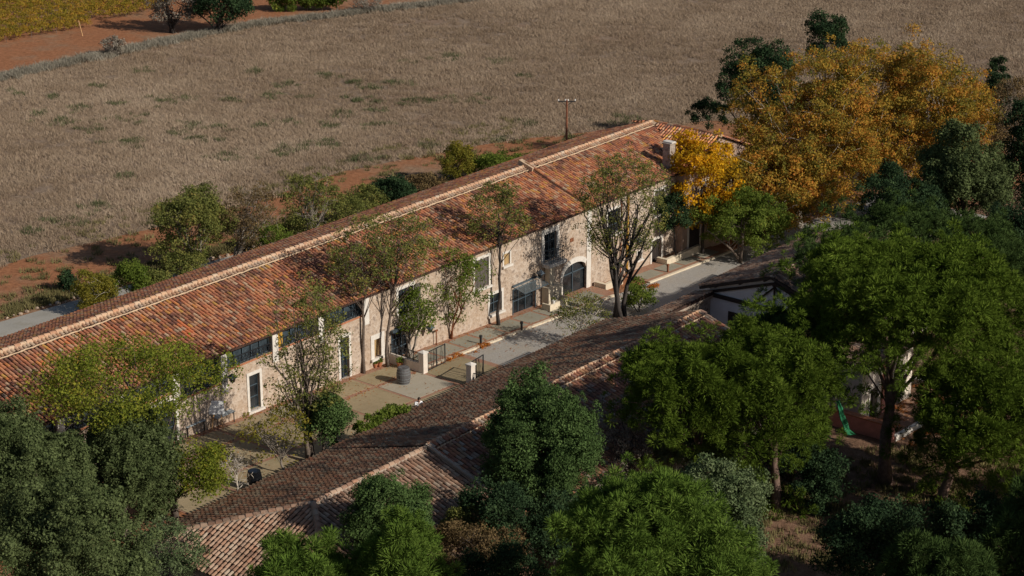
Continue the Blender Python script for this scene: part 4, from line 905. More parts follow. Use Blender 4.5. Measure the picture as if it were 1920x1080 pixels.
T('juniper_bush', 'grey-green juniper with bare lower branches below the pine crowns', 'bush', (1320, 930), (1225, 770, 1385, 900), 'broad', 'lf_juniper', 170, 18000, .12, .45, 'bark_grey', .16, 37, limbs=26, lobes=7, twigs=2)
T('bare_bush', 'dark leafless bush beside the dense cypress', 'bush', (1165, 950), (1070, 740, 1225, 950), 'broad', 'lf_twig', 150, 9000, .08, .3, 'bark_dark', .08, 38, stems=5, limbs=60, twigs=4, fork=.2)
T('shrub', 'brown withered shrub at the bottom edge between two pines', 'bush', (880, 1120), (790, 970, 985, 1110), 'broad', 'lf_brown', 200, 22000, .1, .38, 'bark', .08, 39, stems=4, limbs=30, twigs=2, lobes=8)
T('shrub', 'pale yellow-green shrub above the brown one', 'bush', (868, 1080), (820, 940, 920, 1030), 'broad', 'lf_olive', 120, 11000, .11, .32, 'bark', .06, 40, stems=3, limbs=16)
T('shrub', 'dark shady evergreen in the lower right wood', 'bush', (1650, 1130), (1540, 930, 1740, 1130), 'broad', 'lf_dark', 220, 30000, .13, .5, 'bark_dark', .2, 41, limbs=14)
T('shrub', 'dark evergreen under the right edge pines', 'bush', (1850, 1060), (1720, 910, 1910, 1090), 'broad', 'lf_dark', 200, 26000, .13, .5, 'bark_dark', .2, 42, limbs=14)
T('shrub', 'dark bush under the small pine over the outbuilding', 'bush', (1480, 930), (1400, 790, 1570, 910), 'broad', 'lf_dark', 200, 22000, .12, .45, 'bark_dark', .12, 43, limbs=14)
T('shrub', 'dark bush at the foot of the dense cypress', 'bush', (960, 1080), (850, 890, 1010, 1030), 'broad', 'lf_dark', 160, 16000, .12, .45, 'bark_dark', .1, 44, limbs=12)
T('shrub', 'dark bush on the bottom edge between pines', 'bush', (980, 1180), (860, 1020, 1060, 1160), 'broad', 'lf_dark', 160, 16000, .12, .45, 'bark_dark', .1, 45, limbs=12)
T('shrub', 'twiggy grey shrub at the hip roof lower left corner', 'bush', (330, 1130), (215, 970, 400, 1100), 'broad', 'lf_juniper', 160, 11000, .1, .4, 'bark_dark', .08, 46, stems=4, limbs=36, twigs=3)
T('shrub', 'dark bush between the dense cypress and the bright pine', 'bush', (1040, 1075), (945, 925, 1115, 1050), 'broad', 'lf_dark', 160, 16000, .12, .42, 'bark_dark', .1, 490, limbs=10)
T('shrub', 'dark low bushes between the bright pine and the outbuilding wall', 'bush', (1120, 1010), (1050, 880, 1215, 1000), 'broad', 'lf_dark', 200, 20000, .12, .42, 'bark_dark', .1, 47, limbs=12)
T('shrub', 'dark bush at the terrace corner left of the big pine trunk', 'bush', (1560, 960), (1490, 850, 1600, 960), 'broad', 'lf_dark', 130, 12000, .12, .42, 'bark_dark', .1, 48, limbs=12)
T('shrub', 'green bush under the crown of the dark green pine', 'bush', (1420, 985), (1370, 880, 1450, 990), 'broad', 'lf_juniper', 120, 11000, .12, .4, 'bark_dark', .1, 49, limbs=12)
T('pine_tree', 'shaded pine at the bottom edge in the right wood', 'tree', (1760, 1330), (1640, 985, 1880, 1240), 'broad', 'lf_pine_blue', 480, 50000, 0.115, 0.42, 'bark_pine', .28, 50, 'umbrella pines', limbs=14, kind='needle', lobes=9)
# pines of the same wood that stand nearer than the frame shows
for i, (bx_, by_, hh, rr_) in enumerate(((-2, -52, 10, 4.5), (8, -56, 10, 4.5), (18, -55, 10, 4.5), (28, -52, 10, 4.5), (-13, -54, 10, 4.5), (38, -50, 10, 4.5))):
    q = np.array([bx_, by_, float(zg(bx_))]); c_ = q + (0, 0, hh - 3); e_ = []
    for s_ in (-1, 1):
        d_ = c_ + RT * rr_ * s_ - CAM; e_.append(960 + FPX * (d_ @ RT) / (d_ @ FW))
    d1 = c_ + (0, 0, 3) - CAM; d2 = c_ - (0, 0, 4) - CAM
    T('pine_tree', 'pine standing below the lower edge of the picture, ' + ('third from left', 'fourth from left', 'fifth from left', 'second from right', 'second from left', 'rightmost')[i], 'tree', None, (int(e_[0]), int(540 + FPX * (d1 @ DN) / (d1 @ FW)), int(e_[1]), int(540 + FPX * (d2 @ DN) / (d2 @ FW))), 'broad', 'lf_pine_blue', 200, 16000, .24, .7, 'bark_pine', .3, 200 + i, 'pines below the frame', limbs=8, kind='needle', lobes=8, base=q)
# --- plane trees and conifers at the far right
T('plane_tree', 'huge autumn plane tree, left part of the orange canopy', 'tree', (1495, 425), (1345, 85, 1660, 430), 'broad', 'lf_plane', 900, 60000, 0.17, 0.6, 'bark_pale', .45, 51, 'autumn plane trees', limbs=30, lobes=20, twigs=2)
T('plane_tree', 'huge autumn plane tree, tallest middle part of the orange canopy', 'tree', (1580, 405), (1470, 48, 1810, 420), 'broad', 'lf_plane', 900, 64000, 0.17, 0.6, 'bark_pale', .5, 52, 'autumn plane trees', limbs=30, lobes=20, twigs=2)
T('plane_tree', 'autumn plane tree, right yellow-green part of the canopy', 'tree', (1740, 415), (1600, 62, 1868, 420), 'broad', 'lf_plane', 800, 56000, 0.17, 0.6, 'bark_pale', .42, 53, 'autumn plane trees', limbs=30, lobes=18, twigs=2)
T('plane_tree', 'low orange plane tree boughs above the drive', 'tree', (1455, 455), (1322, 258, 1580, 445), 'airy', 'lf_plane', 340, 28000, .2, .6, 'bark_pale', .22, 54, 'autumn plane trees', limbs=20, lobes=8, twigs=2)
T('conifer_tree', 'dark cedar at the left shoulder of the orange canopy', 'tree', (1420, 340), (1345, 52, 1500, 270), 'broad', 'lf_dark', 300, 34000, .16, .6, 'bark_dark', .3, 55, 'dark conifers', limbs=14, lobes=9)
T('conifer_tree', 'dark conifer top above the middle of the orange canopy', 'tree', (1545, 300), (1505, 18, 1590, 140), 'broad', 'lf_dark', 110, 12000, .16, .5, 'bark_dark', .25, 56, 'dark conifers', limbs=14, lobes=6)
T('conifer_tree', 'small pointed conifer right of the orange canopy', 'tree', (1868, 260), (1845, 88, 1892, 200), 'cone', 'lf_dark', 110, 12000, .15, .4, 'bark_dark', .18, 57, 'dark conifers', limbs=6)
T('conifer_tree', 'blue-green cedar below the orange canopy on the right', 'tree', (1810, 500), (1715, 215, 1895, 460), 'broad', 'lf_cedar', 460, 60000, .15, .55, 'bark_dark', .35, 58, 'dark conifers', limbs=14, lobes=11)
T('conifer_tree', 'dark conifer at the right edge beside the blue-green cedar', 'tree', (1925, 450), (1870, 165, 2010, 420), 'broad', 'lf_dark', 280, 32000, .16, .6, 'bark_dark', .3, 59, 'dark conifers', limbs=12, lobes=8)
T('oak_tree', 'dark evergreen oak mass behind the umbrella pines', 'tree', (1720, 520), (1600, 300, 1800, 480), 'broad', 'lf_dark', 330, 40000, .15, .55, 'bark_dark', .3, 60, limbs=12, lobes=8)
T('oak_tree', 'dark evergreen oak behind the blue-green pine at the right edge', 'tree', (1890, 560), (1820, 360, 1990, 540), 'broad', 'lf_dark', 300, 34000, .15, .55, 'bark_dark', .3, 61, limbs=12, lobes=8)
T('bare_tree', 'brownish half-bare tree at the upper right edge', 'tree', (1890, 380), (1830, 130, 1960, 340), 'airy', 'lf_brown', 200, 15000, .14, .5, 'bark_grey', .2, 62, limbs=50, twigs=4, lobes=8)
T('pine_tree', 'tiny dark pine on a thin stem at the field edge', 'tree', (1325, 262), (1298, 188, 1366, 238), 'pine', 'lf_dark', 60, 7000, .14, .4, 'bark_dark', .07, 63, limbs=8, lobes=5)
T('maple_tree', 'golden yellow tree against the far end of the farm building', 'tree', (1318, 478), (1225, 232, 1400, 445), 'airy', 'lf_gold', 220, 21000, .2, .55, 'bark_dark', .14, 64, limbs=24, lobes=9, twigs=1)
T('fig_tree', 'round dark green tree with bright edge beside the drive', 'tree', (1388, 492), (1300, 350, 1490, 490), 'broad', 'lf_green', 280, 30000, .15, .5, 'bark', .16, 65, limbs=22, lobes=9, stems=3)
# --- trees in the courtyard and along the facade
T('locust_tree', 'airy yellow-green tree at the left end of the courtyard', 'tree', (328, 975), (35, 620, 440, 805), 'airy', 'lf_locust', 430, 22000, 0.13, .62, 'bark', .22, 71, limbs=44, lobes=14, twigs=2)
T('locust_tree', 'low yellow-green tree beside the dark cypresses and the black barrel', 'tree', (300, 985), (315, 825, 435, 945), 'airy', 'lf_locust', 170, 7000, 0.13, .48, 'bark', .12, 72, limbs=18, lobes=8)
T('ash_tree', 'tall many-stemmed courtyard tree beside the outbuilding eave', 'tree', (587, 864), (485, 470, 665, 845), 'airy', 'lf_olive', 420, 9500, 0.13, 0.32, 'bark', .2, 73, limbs=46, stems=3, lobes=12, twigs=3, fork=.15)
T('laurel_bush', 'dense dark green leafy clump on the courtyard tree trunk', 'bush', (606, 866), (562, 740, 652, 832), 'broad', 'lf_cypress', 150, 9000, .14, .38, 'bark', .1, 74, limbs=10, lobes=6)
T('sapling', 'slender young tree with sparse yellow-green leaves in the courtyard', 'tree', (532, 888), (440, 745, 585, 880), 'airy', 'lf_yellow', 90, 2200, .13, .4, 'bark_grey', .07, 75, limbs=30, lobes=8, twigs=3, fork=.2)
T('bare_sapling', 'small leafless pale tree beside the black barrel', 'tree', (447, 925), (400, 835, 480, 920), 'broad', 'lf_twig', 40, 0, .1, .3, 'bark_pale', .055, 76, limbs=26, twigs=4, fork=.25)
T('elm_tree', 'thin tall tree, leftmost of the row against the facade', 'tree', (682, 700), (600, 385, 760, 570), 'airy', 'lf_olive', 250, 5000, .13, 0.32, 'bark', .115, 77, 'thin trees against the facade', limbs=40, lobes=9, twigs=3, fork=.45)
T('elm_tree', 'thin leaning tree at the corner of the railing', 'tree', (727, 688), (655, 380, 840, 545), 'airy', 'lf_olive', 270, 5400, .13, 0.32, 'bark', .115, 78, 'thin trees against the facade', limbs=44, lobes=9, twigs=3, fork=.4)
T('elm_tree', 'bright green bushy tree with bundled stems behind the railing', 'tree', (768, 672), (728, 530, 832, 635), 'airy', 'lf_green', 110, 3600, .14, .38, 'bark_grey', .1, 79, 'thin trees against the facade', stems=5, limbs=30, lobes=7, twigs=1, fork=.5)
T('elm_tree', 'bright green rounded tree on thin stems at mid facade', 'tree', (848, 637), (795, 455, 930, 615), 'airy', 'lf_green', 170, 6500, 0.13, .42, 'rust', .09, 80, 'thin trees against the facade', stems=3, limbs=26, lobes=8, fork=.4)
T('elm_tree', 'dark slender trunk with small crown beside the glazed entrance', 'tree', (935, 612), (870, 330, 1000, 475), 'airy', 'lf_olive', 230, 5200, .13, 0.32, 'bark_dark', .125, 81, 'thin trees against the facade', limbs=36, lobes=8, twigs=3, fork=.5)
T('lilac_bush', 'thin grey-green bush on the gravel in front of the arched door', 'bush', (1078, 652), (1030, 540, 1145, 650), 'airy', 'lf_olive', 190, 3800, .11, 0.32, 'bark_pale', .06, 82, stems=5, limbs=40, twigs=3, fork=.2)
T('hackberry_tree', 'big many-stemmed tree with airy crown beside the gravel drive', 'tree', (1160, 598), (1070, 255, 1265, 520), 'airy', 'lf_olive', 560, 13000, 0.12, 0.32, 'bark_dark', .24, 83, stems=4, limbs=70, lobes=12, twigs=3, fork=.25)
T('shrub', 'low green shrub beside the many-stemmed tree', 'bush', (1198, 585), (1165, 520, 1232, 580), 'broad', 'lf_green', 60, 4500, .12, .34, 'bark', .05, 84, stems=3, limbs=14)
T('ivy_bush', 'dark climbing plant on the far facade below the golden tree', 'bush', (1268, 492), (1225, 360, 1300, 440), 'broad', 'lf_dark', 90, 8000, .14, .4, 'bark_dark', .08, 85, limbs=8)
rh = np.random.default_rng(86); hp = []
for _ in range(110):
    f = rh.random(); hp.append((-18.3 + 3.4 * f + rh.normal(0, .15), -11.55 + rh.normal(0, .3), 3.1 + rh.uniform(-1.2, .75) * (1 - .3 * abs(f - .5)), rh.uniform(.2, .4), rh.random()))
hb = np.array([-14.0, -11.3, float(zg(-14))]); hr = empty('climbing_plant', hb, 'leafy green climbing plant spilling along the outbuilding eave', 'plant'); hp = np.array(hp)
V, F, Rn = leaf_mesh(rh, hp, 11000, .15, 'broad', np.array([-13.5, -12, 1.])); link('foliage', fastmesh('foliage', V, F, Rn), 'lf_green', hr)
hm = MB()
for k in range(6): hm.tube([hb + (rh.uniform(-2, 2), 0, -.1), hb + (rh.uniform(-2, 2), 0, 1.4), hp[rh.integers(110)][:3]], [.05, .04, .02], 5)
hm.build('stem', 'bark', hr)
# --- trees and bushes behind the long building
T('oak_tree', 'round olive-green tree behind the ridge left of centre', 'tree', (382, 512), (272, 350, 440, 490), 'broad', 'lf_olive', 300, 26000, .14, .55, 'bark_grey', .16, 91, limbs=28, stems=3, lobes=10, twigs=1)
T('bare_tree', 'brownish half-bare tree beside the round olive-green one', 'tree', (440, 505), (405, 330, 530, 480), 'airy', 'lf_brown', 300, 6500, .12, 0.32, 'bark_grey', .12, 92, limbs=50, stems=3, lobes=9, twigs=4, fork=.25)
T('elm_tree', 'sparse tree with yellow-green top behind the ridge', 'tree', (575, 460), (515, 318, 650, 450), 'airy', 'lf_olive', 300, 7000, .13, 0.32, 'bark_grey', .12, 93, limbs=40, stems=3, lobes=9, twigs=3, fork=.25)
T('bush', 'yellowish bush beside the grey path', 'bush', (195, 590), (132, 498, 215, 585), 'broad', 'lf_yellow', 120, 8000, .13, .4, 'bark_pale', .06, 94, limbs=20, stems=4, lobes=7)
T('bush', 'green bush beside the yellowish one on the grey path', 'bush', (248, 572), (205, 485, 280, 565), 'broad', 'lf_green', 120, 9000, .13, .4, 'bark_grey', .06, 95, limbs=16, stems=3, lobes=7)
T('bush', 'small dark bush at the edge of the orange earth', 'bush', (125, 545), (108, 505, 140, 548), 'broad', 'lf_dark', 40, 2600, .13, .3, 'bark_dark', .05, 96, limbs=10)
T('bush', 'rounded dark green ivy bush behind the ridge', 'bush', (735, 385), (685, 325, 785, 385), 'broad', 'lf_dark', 140, 15000, .14, .42, 'bark_dark', .08, 97, limbs=8, lobes=6)
T('bush', 'yellow-green bush behind the ridge left of the utility pole', 'bush', (850, 345), (818, 268, 890, 345), 'broad', 'lf_yellow', 120, 9500, .14, .42, 'bark', .06, 98, limbs=14, lobes=6)
T('bush', 'mid green bush spreading behind the ridge before the utility pole', 'bush', (930, 340), (872, 280, 1000, 340), 'broad', 'lf_green', 150, 13000, .14, .42, 'bark', .06, 99, limbs=14, lobes=7)
T('bush', 'sparse grey-green shrubs along the path behind the ridge', 'bush', (640, 420), (610, 365, 700, 425), 'airy', 'lf_olive', 90, 4000, .12, .4, 'bark', .05, 100, limbs=20, stems=4, twigs=2)
for px, py, bb_, mt_, lab_ in ((345, 525, (300, 470, 392, 527), 'lf_olive', 'low olive shrub at the foot of the round olive-green tree'), (500, 475, (455, 415, 548, 480), 'lf_green', 'green shrub below the half-bare tree by the path'), (545, 455, (508, 398, 598, 460), 'lf_olive', 'olive shrub left of the sparse yellow-topped tree'),
        (690, 395, (645, 345, 728, 398), 'lf_olive', 'olive shrub left of the dark ivy bush'), (785, 368, (758, 322, 832, 368), 'lf_brown', 'brownish shrub right of the dark ivy bush'), (1000, 312, (978, 282, 1045, 316), 'lf_olive', 'low shrub behind the raised roof verge'), (290, 545, (262, 505, 318, 548), 'lf_olive', 'small olive shrub right of the green bush by the path')):
    T('bush', lab_, 'bush', (px, py), bb_, 'airy', mt_, 110, 5500, .13, .36, 'bark', .05, 700 + px, limbs=16, stems=3)
T('bush', 'big bare dark thicket at the field ditch', 'bush', (415, 62), (350, -60, 480, 64), 'broad', 'lf_dark', 200, 16000, .22, .7, 'bark_dark', .15, 101, limbs=40, stems=5, lobes=8, twigs=3, fork=.15)
T('bush', 'bare grey thicket left of the big one at the ditch', 'bush', (325, 62), (275, -50, 385, 64), 'broad', 'lf_twig', 150, 9000, .18, .6, 'bark_dark', .12, 102, limbs=50, stems=6, lobes=8, twigs=4, fork=.15)
T('bush', 'small bare round shrub beside the dirt track', 'bush', (212, 105), (190, 62, 236, 108), 'broad', 'lf_twig', 60, 2600, .14, .35, 'bark_grey', .06, 103, limbs=36, stems=6, twigs=3, fork=.1)
T('bush', 'little bare shrub at the top edge by the ditch', 'bush', (682, 22), (655, -12, 715, 22), 'broad', 'lf_twig', 50, 1600, .14, .4, 'bark_grey', .06, 104, limbs=30, stems=6, twigs=3, fork=.1)
for i, xx in enumerate((520, 548, 576, 604, 632)):
    T('vine_row_bush', 'green leafy hedge clump at the top edge, %s' % ('leftmost', 'second from left', 'middle', 'second from right', 'rightmost')[i], 'bush', (xx, 20), (xx - 20, -28, xx + 20, 22), 'broad', 'lf_green', 60, 5000, .2, .5, 'bark', .06, 110 + i, 'hedge at the top edge', limbs=6)

# ------------------------------------------------------------------ grass by instancing (one object each)
def grass(name, pts, mat, label, blades, rad, h, wd, seed, scale=(.7, 1.4), lean=.35, tint=None):
    rng = np.random.default_rng(seed); n = blades
    a = rng.uniform(0, 6.283, n); r = rad * np.sqrt(rng.random(n)); bx = np.stack([r * np.cos(a), r * np.sin(a), np.full(n, -.02)], 1)
    th = rng.uniform(0, 6.283, n); e = np.stack([np.cos(th), np.sin(th), 0 * th], 1) * wd * rng.uniform(.6, 1.4, n)[:, None]
    tip = bx + np.stack([rng.normal(0, lean, n) * h, rng.normal(0, lean, n) * h, h * rng.uniform(.5, 1.25, n)], 1)
    V = np.stack([bx - e, bx + e, tip], 1).reshape(-1, 3); nb = len(V)
    P = np.array(pts, float); allv = np.concatenate([V, P]).astype(np.float32)
    me = fastmesh(name, allv, np.arange(nb).reshape(-1, 3), np.concatenate([np.repeat(rng.random(n), 3), np.zeros(len(P))]))
    isp = me.attributes.new('is_pt', 'FLOAT', 'POINT'); isp.data.foreach_set('value', np.concatenate([np.zeros(nb), np.ones(len(P))]).astype(np.float32))
    ti = me.attributes.new('tint', 'FLOAT', 'POINT'); ti.data.foreach_set('value', np.concatenate([np.zeros(nb), tint if tint is not None else rng.random(len(P))]).astype(np.float32))
    o = link(name, me, mat); o['kind'] = 'stuff'; o['label'] = label
    g = bpy.data.node_groups.new(name + '_scatter', 'GeometryNodeTree'); g.interface.new_socket('Geometry', in_out='INPUT', socket_type='NodeSocketGeometry'); g.interface.new_socket('Geometry', in_out='OUTPUT', socket_type='NodeSocketGeometry')
    gi, go = g.nodes.new('NodeGroupInput'), g.nodes.new('NodeGroupOutput'); L = g.links.new
    na = g.nodes.new('GeometryNodeInputNamedAttribute'); na.data_type = 'FLOAT'; na.inputs['Name'].default_value = 'is_pt'
    cmp = g.nodes.new('FunctionNodeCompare'); cmp.data_type = 'FLOAT'; cmp.operation = 'GREATER_THAN'; L(na.outputs[0], cmp.inputs[0]); cmp.inputs[1].default_value = .5
    sp = g.nodes.new('GeometryNodeSeparateGeometry'); sp.domain = 'POINT'; L(gi.outputs[0], sp.inputs[0]); L(cmp.outputs[0], sp.inputs[1])
    mp = g.nodes.new('GeometryNodeMeshToPoints'); L(sp.outputs[0], mp.inputs[0])
    ip = g.nodes.new('GeometryNodeInstanceOnPoints'); L(mp.outputs[0], ip.inputs['Points']); L(sp.outputs[1], ip.inputs['Instance'])
    rr = g.nodes.new('FunctionNodeRandomValue'); rr.data_type = 'FLOAT_VECTOR'; rr.inputs[1].default_value = (0.04, 0.04, 6.283); L(rr.outputs[0], ip.inputs['Rotation'])
    rs_ = g.nodes.new('FunctionNodeRandomValue'); rs_.data_type = 'FLOAT'; rs_.inputs[2].default_value = scale[0]; rs_.inputs[3].default_value = scale[1]; L(rs_.outputs[1], ip.inputs['Scale'])
    L(ip.outputs[0], go.inputs[0])
    md = o.modifiers.new('scatter', 'NODES'); md.node_group = g
    return o
rng = np.random.default_rng(77)
def smooth_noise(P, f, seed):
    r = np.random.default_rng(seed); s = np.zeros(len(P))
    for _ in range(14):
        k = r.normal(size=2) * f; s += np.cos(P[:, 0] * k[0] + P[:, 1] * k[1] + r.uniform(0, 6.28))
    return s / 14 ** .5
def inside(P, poly):
    poly = np.array(poly); x, y = P[:, 0], P[:, 1]; c = np.zeros(len(P), bool); n = len(poly)
    for i in range(n):
        x1, y1 = poly[i]; x2, y2 = poly[i - 1]; cr = (y1 > y) != (y2 > y)
        c ^= cr & (x < (x2 - x1) * (y - y1) / (y2 - y1 + 1e-12) + x1)
    return c
def infield(P, mx=60, my=40):
    q = np.column_stack([P, zg(P[:, 0])]) - CAM; d = q @ FW; X = 960 + FPX * (q @ RT) / d; Y = 540 + FPX * (q @ DN) / d
    return (X > -mx) & (X < 1920 + mx) & (Y > -my) & (Y < 1080 + my)
gx, gy = np.meshgrid(np.arange(-60, 190, .85), np.arange(0, 150, .85)); P = np.stack([gx.ravel(), gy.ravel()], 1) + rng.uniform(-.42, .42, (gx.size, 2))
P = P[inside(P, field_poly) & infield(P)]
nz = smooth_noise(P, .22, 1); nz2 = smooth_noise(P, 1.2, 2)
keep = rng.random(len(P)) < np.clip(.92 + .25 * nz, .45, 1); P = P[keep]; nz = nz[keep]; nz2 = nz2[keep]
grass('dry_grass', np.column_stack([P, zg(P[:, 0])]), 'dry_grass', 'dry pale grass covering the field', 110, .85, .27, .023, 5, lean=.7, tint=np.clip(.5 + .27 * nz + .13 * nz2 + rng.normal(0, .12, len(P)), 0, 1))
# ditch strip
ed = [ong(*q)[:2] for q in ((-60, 165), (0, 147), (100, 125), (200, 104), (300, 82), (400, 62), (500, 44), (600, 33), (700, 20), (800, 10), (900, -2), (1000, -22))]
pts = []
for a, b in zip(ed[:-1], ed[1:]):
    for _ in range(110): f = rng.random(); q = a + (b - a) * f + rng.normal(0, .6, 2); pts.append((*q, float(zg(q[0]))))
grass('ditch_grass', pts, 'ditch_grass', 'grey dry grass along the ditch beyond the field', 60, .6, .5, .04, 6, lean=.6)
# green weeds: patches seen in the field
wc = [(105, 230), (180, 163), (170, 245), (213, 195), (155, 202), (225, 225), (232, 270), (300, 190), (345, 185), (265, 133), (478, 135), (435, 188), (510, 180), (570, 183), (615, 235), (540, 230), (570, 275), (612, 272), (430, 295), (515, 290), (390, 262), (415, 240), (360, 238), (240, 268), (235, 330), (835, 107), (760, 118), (940, 115), (982, 143), (790, 187), (770, 193), (705, 210), (745, 157), (690, 165), (870, 188), (990, 233), (1140, 232), (1160, 220), (950, 263), (700, 297), (660, 300), (800, 275), (305, 415), (60, 435), (195, 390), (120, 418), (335, 250), (35, 175), (75, 215), (100, 182), (615, 140), (540, 160), (700, 190), (650, 215), (480, 240), (1180, 228), (655, 155), (670, 190), (720, 235), (1095, 260)]
pts = []
for cx_, cy_ in wc:
    c0 = ong(cx_, cy_)[:2]; k = rng.uniform(.5, 1.5)
    for _ in range(int(8 * k) + 2): q = c0 + rng.normal(0, .85 * k, 2); pts.append((*q, float(zg(q[0]))))
grass('green_weeds', pts, 'weed_green', 'scattered clumps of green weeds in the dry field', 36, .45, .36, .035, 7, lean=.6)
# scrub by the path and in the orange earth
pts = []
for _ in range(1500):
    q = np.array([rng.uniform(-45, 60), 26.8 + abs(rng.normal(0, 1.3))]); pts.append((*q, float(zg(q[0]))))
for _ in range(700):
    q = np.array([rng.uniform(-45, 60), rng.uniform(28, 42)]); pts.append((*q, float(zg(q[0]))))
grass('verge_scrub', pts, 'scrub', 'low scrub and weeds along the grey path', 40, .4, .32, .03, 8)
pts = [(*ong(px, py)[:2], 0) for px, py in zip(rng.uniform(1420, 1920, 500), rng.uniform(840, 1080, 500))]; pts = [(a, b, float(zg(a))) for a, b, c in pts]
grass('understorey', pts, 'scrub', 'dark scrub on the woodland floor', 30, .4, .3, .03, 9)

# vineyard
rng = np.random.default_rng(9); vp = gpoly((-40, 92), (0, 86), (165, 56), (170, 42), (280, 30), (330, 10), (330, -60), (-80, -60)); PP = []
ca = ong(0, 60)[:2]; cb = ong(160, 32)[:2]; dv = (cb - ca) / np.linalg.norm(cb - ca); nv = np.array([-dv[1], dv[0]])
for r in range(-8, 26):
    for s in np.arange(-40, 60, .45):
        q = ca + nv * r * 1.9 + dv * s
        PP.append((*q, float(zg(q[0])) + rng.uniform(.55, 1.15), rng.uniform(.35, .6), rng.random()))
PP = np.array(PP); PP = PP[inside(PP[:, :2], vp) & infield(PP[:, :2])]
V, F, Rn = leaf_mesh(rng, PP, 70000, .17, 'broad', np.array([60, 120, -40.]), .3)
vy = empty('vineyard', (60, 115, -2.7), 'yellow-green vineyard in the upper left corner', 'vineyard'); o = link('foliage', fastmesh('vine_foliage', V, F, Rn), 'lf_vine', vy); o['kind'] = 'stuff'
st = MB()
for q in PP[::9]: st.tube([(q[0], q[1], zg(q[0]) - .1), (q[0] + rng.normal(0, .05), q[1], zg(q[0]) + .9)], [.04, .03], 4)
o = st.build('vine_stem', 'bark', vy); o['kind'] = 'stuff'
st = MB(); q = ong(155, 68); st.bar(q, q + (0, .6, 1.9), .08); st.build('end_post', 'wood_light', vy)

# border stones along the back path
bs = empty('stone_border', (-5, 26.6, .3), 'row of rough pale stones edging the grey path', 'stone border')
sm = []
for k in range(5):
    bm = bmesh.new(); bmesh.ops.create_icosphere(bm, subdivisions=2, radius=.2)
    for v in bm.verts: v.co *= rng.uniform(.8, 1.2); v.co.z *= .75
    me = bpy.data.meshes.new('stone'); bm.to_mesh(me); bm.free(); me.materials.append(MAT['border_stone']); sm.append(me)
x = -26.0
while x < 24:
    o = bpy.data.objects.new('stone', sm[rng.integers(5)]); COL.objects.link(o); s = rng.uniform(.4, 1.15)
    o.parent = bs; o.matrix_parent_inverse = Matrix.Translation(-Vector(bs.location)); o.location = (x, 26.5 + rng.normal(0, .12), float(zg(x)) + .08); o.scale = (s, s * rng.uniform(.7, 1), s); o.rotation_euler = (0, 0, rng.uniform(0, 6)); x += rng.uniform(.35, 1.1)

# ------------------------------------------------------------------ small things
# utility pole
b = ong(1062, 278); pl = empty('utility_pole', b, 'rusty brown utility pole with crossarm at the field edge', 'pole')
mb = MB(); mb.tube([b - (0, 0, .3), b + (0, 0, 5.0)], [.13, .09], 8); mb.build('post', 'wood_pole', pl)
mb = MB(); e = RT * .85; mb.bar(b + (0, 0, 4.85) - e, b + (0, 0, 4.85) + e, .09, .09); mb.bar(b + (0, 0, 4.35), b + (0, 0, 4.8) + e * .6, .05); mb.bar(b + (0, 0, 4.35), b + (0, 0, 4.8) - e * .6, .05); mb.build('crossarm', 'iron', pl)
for f in (-1, -.15, .15, 1):
    q = b + (0, 0, 4.89) + e * f * .97; MB().lathe([(.03, 0), (.07, .03), (.05, .08), (.07, .12), (.04, .17)], q, 8).build('insulator', 'ceramic', pl)

def barrel(name, label, px, py, R, H, wood, hoop, tilt=0):
    b = ong(px, py); root = empty(name, b, label, 'barrel')
    prof = [(R * .80 + R * .2 * math.sin(math.pi * k / 10), H * k / 10) for k in range(11)]
    body = MB()
    n = 24
    body.lathe(prof, b + (0, 0, .03), n)
    body = body.build('staves', wood, root, False)
    MB().lathe([(R * .74, 0), (R * .74, .02)], b + (0, 0, .03 + H), 24).build('head', wood, root)
    for f in (.04, .2, .36, .64, .8, .96):
        r = R * .80 + R * .2 * math.sin(math.pi * f); MB().lathe([(r * 1.012, 0), (r * 1.02, .03), (r * 1.012, .06)], b + (0, 0, H * f), 24).build('hoop', hoop, root)
    return root
barrel('wine_barrel', 'large grey wooden wine barrel standing upright in the courtyard', 757, 719, .49, 1.15, 'barrel_wood', 'barrel_hoop')
barrel('wine_barrel', 'glossy black barrel at the outbuilding eave', 478, 918, .46, 1.2, 'black_gloss', 'black_gloss')

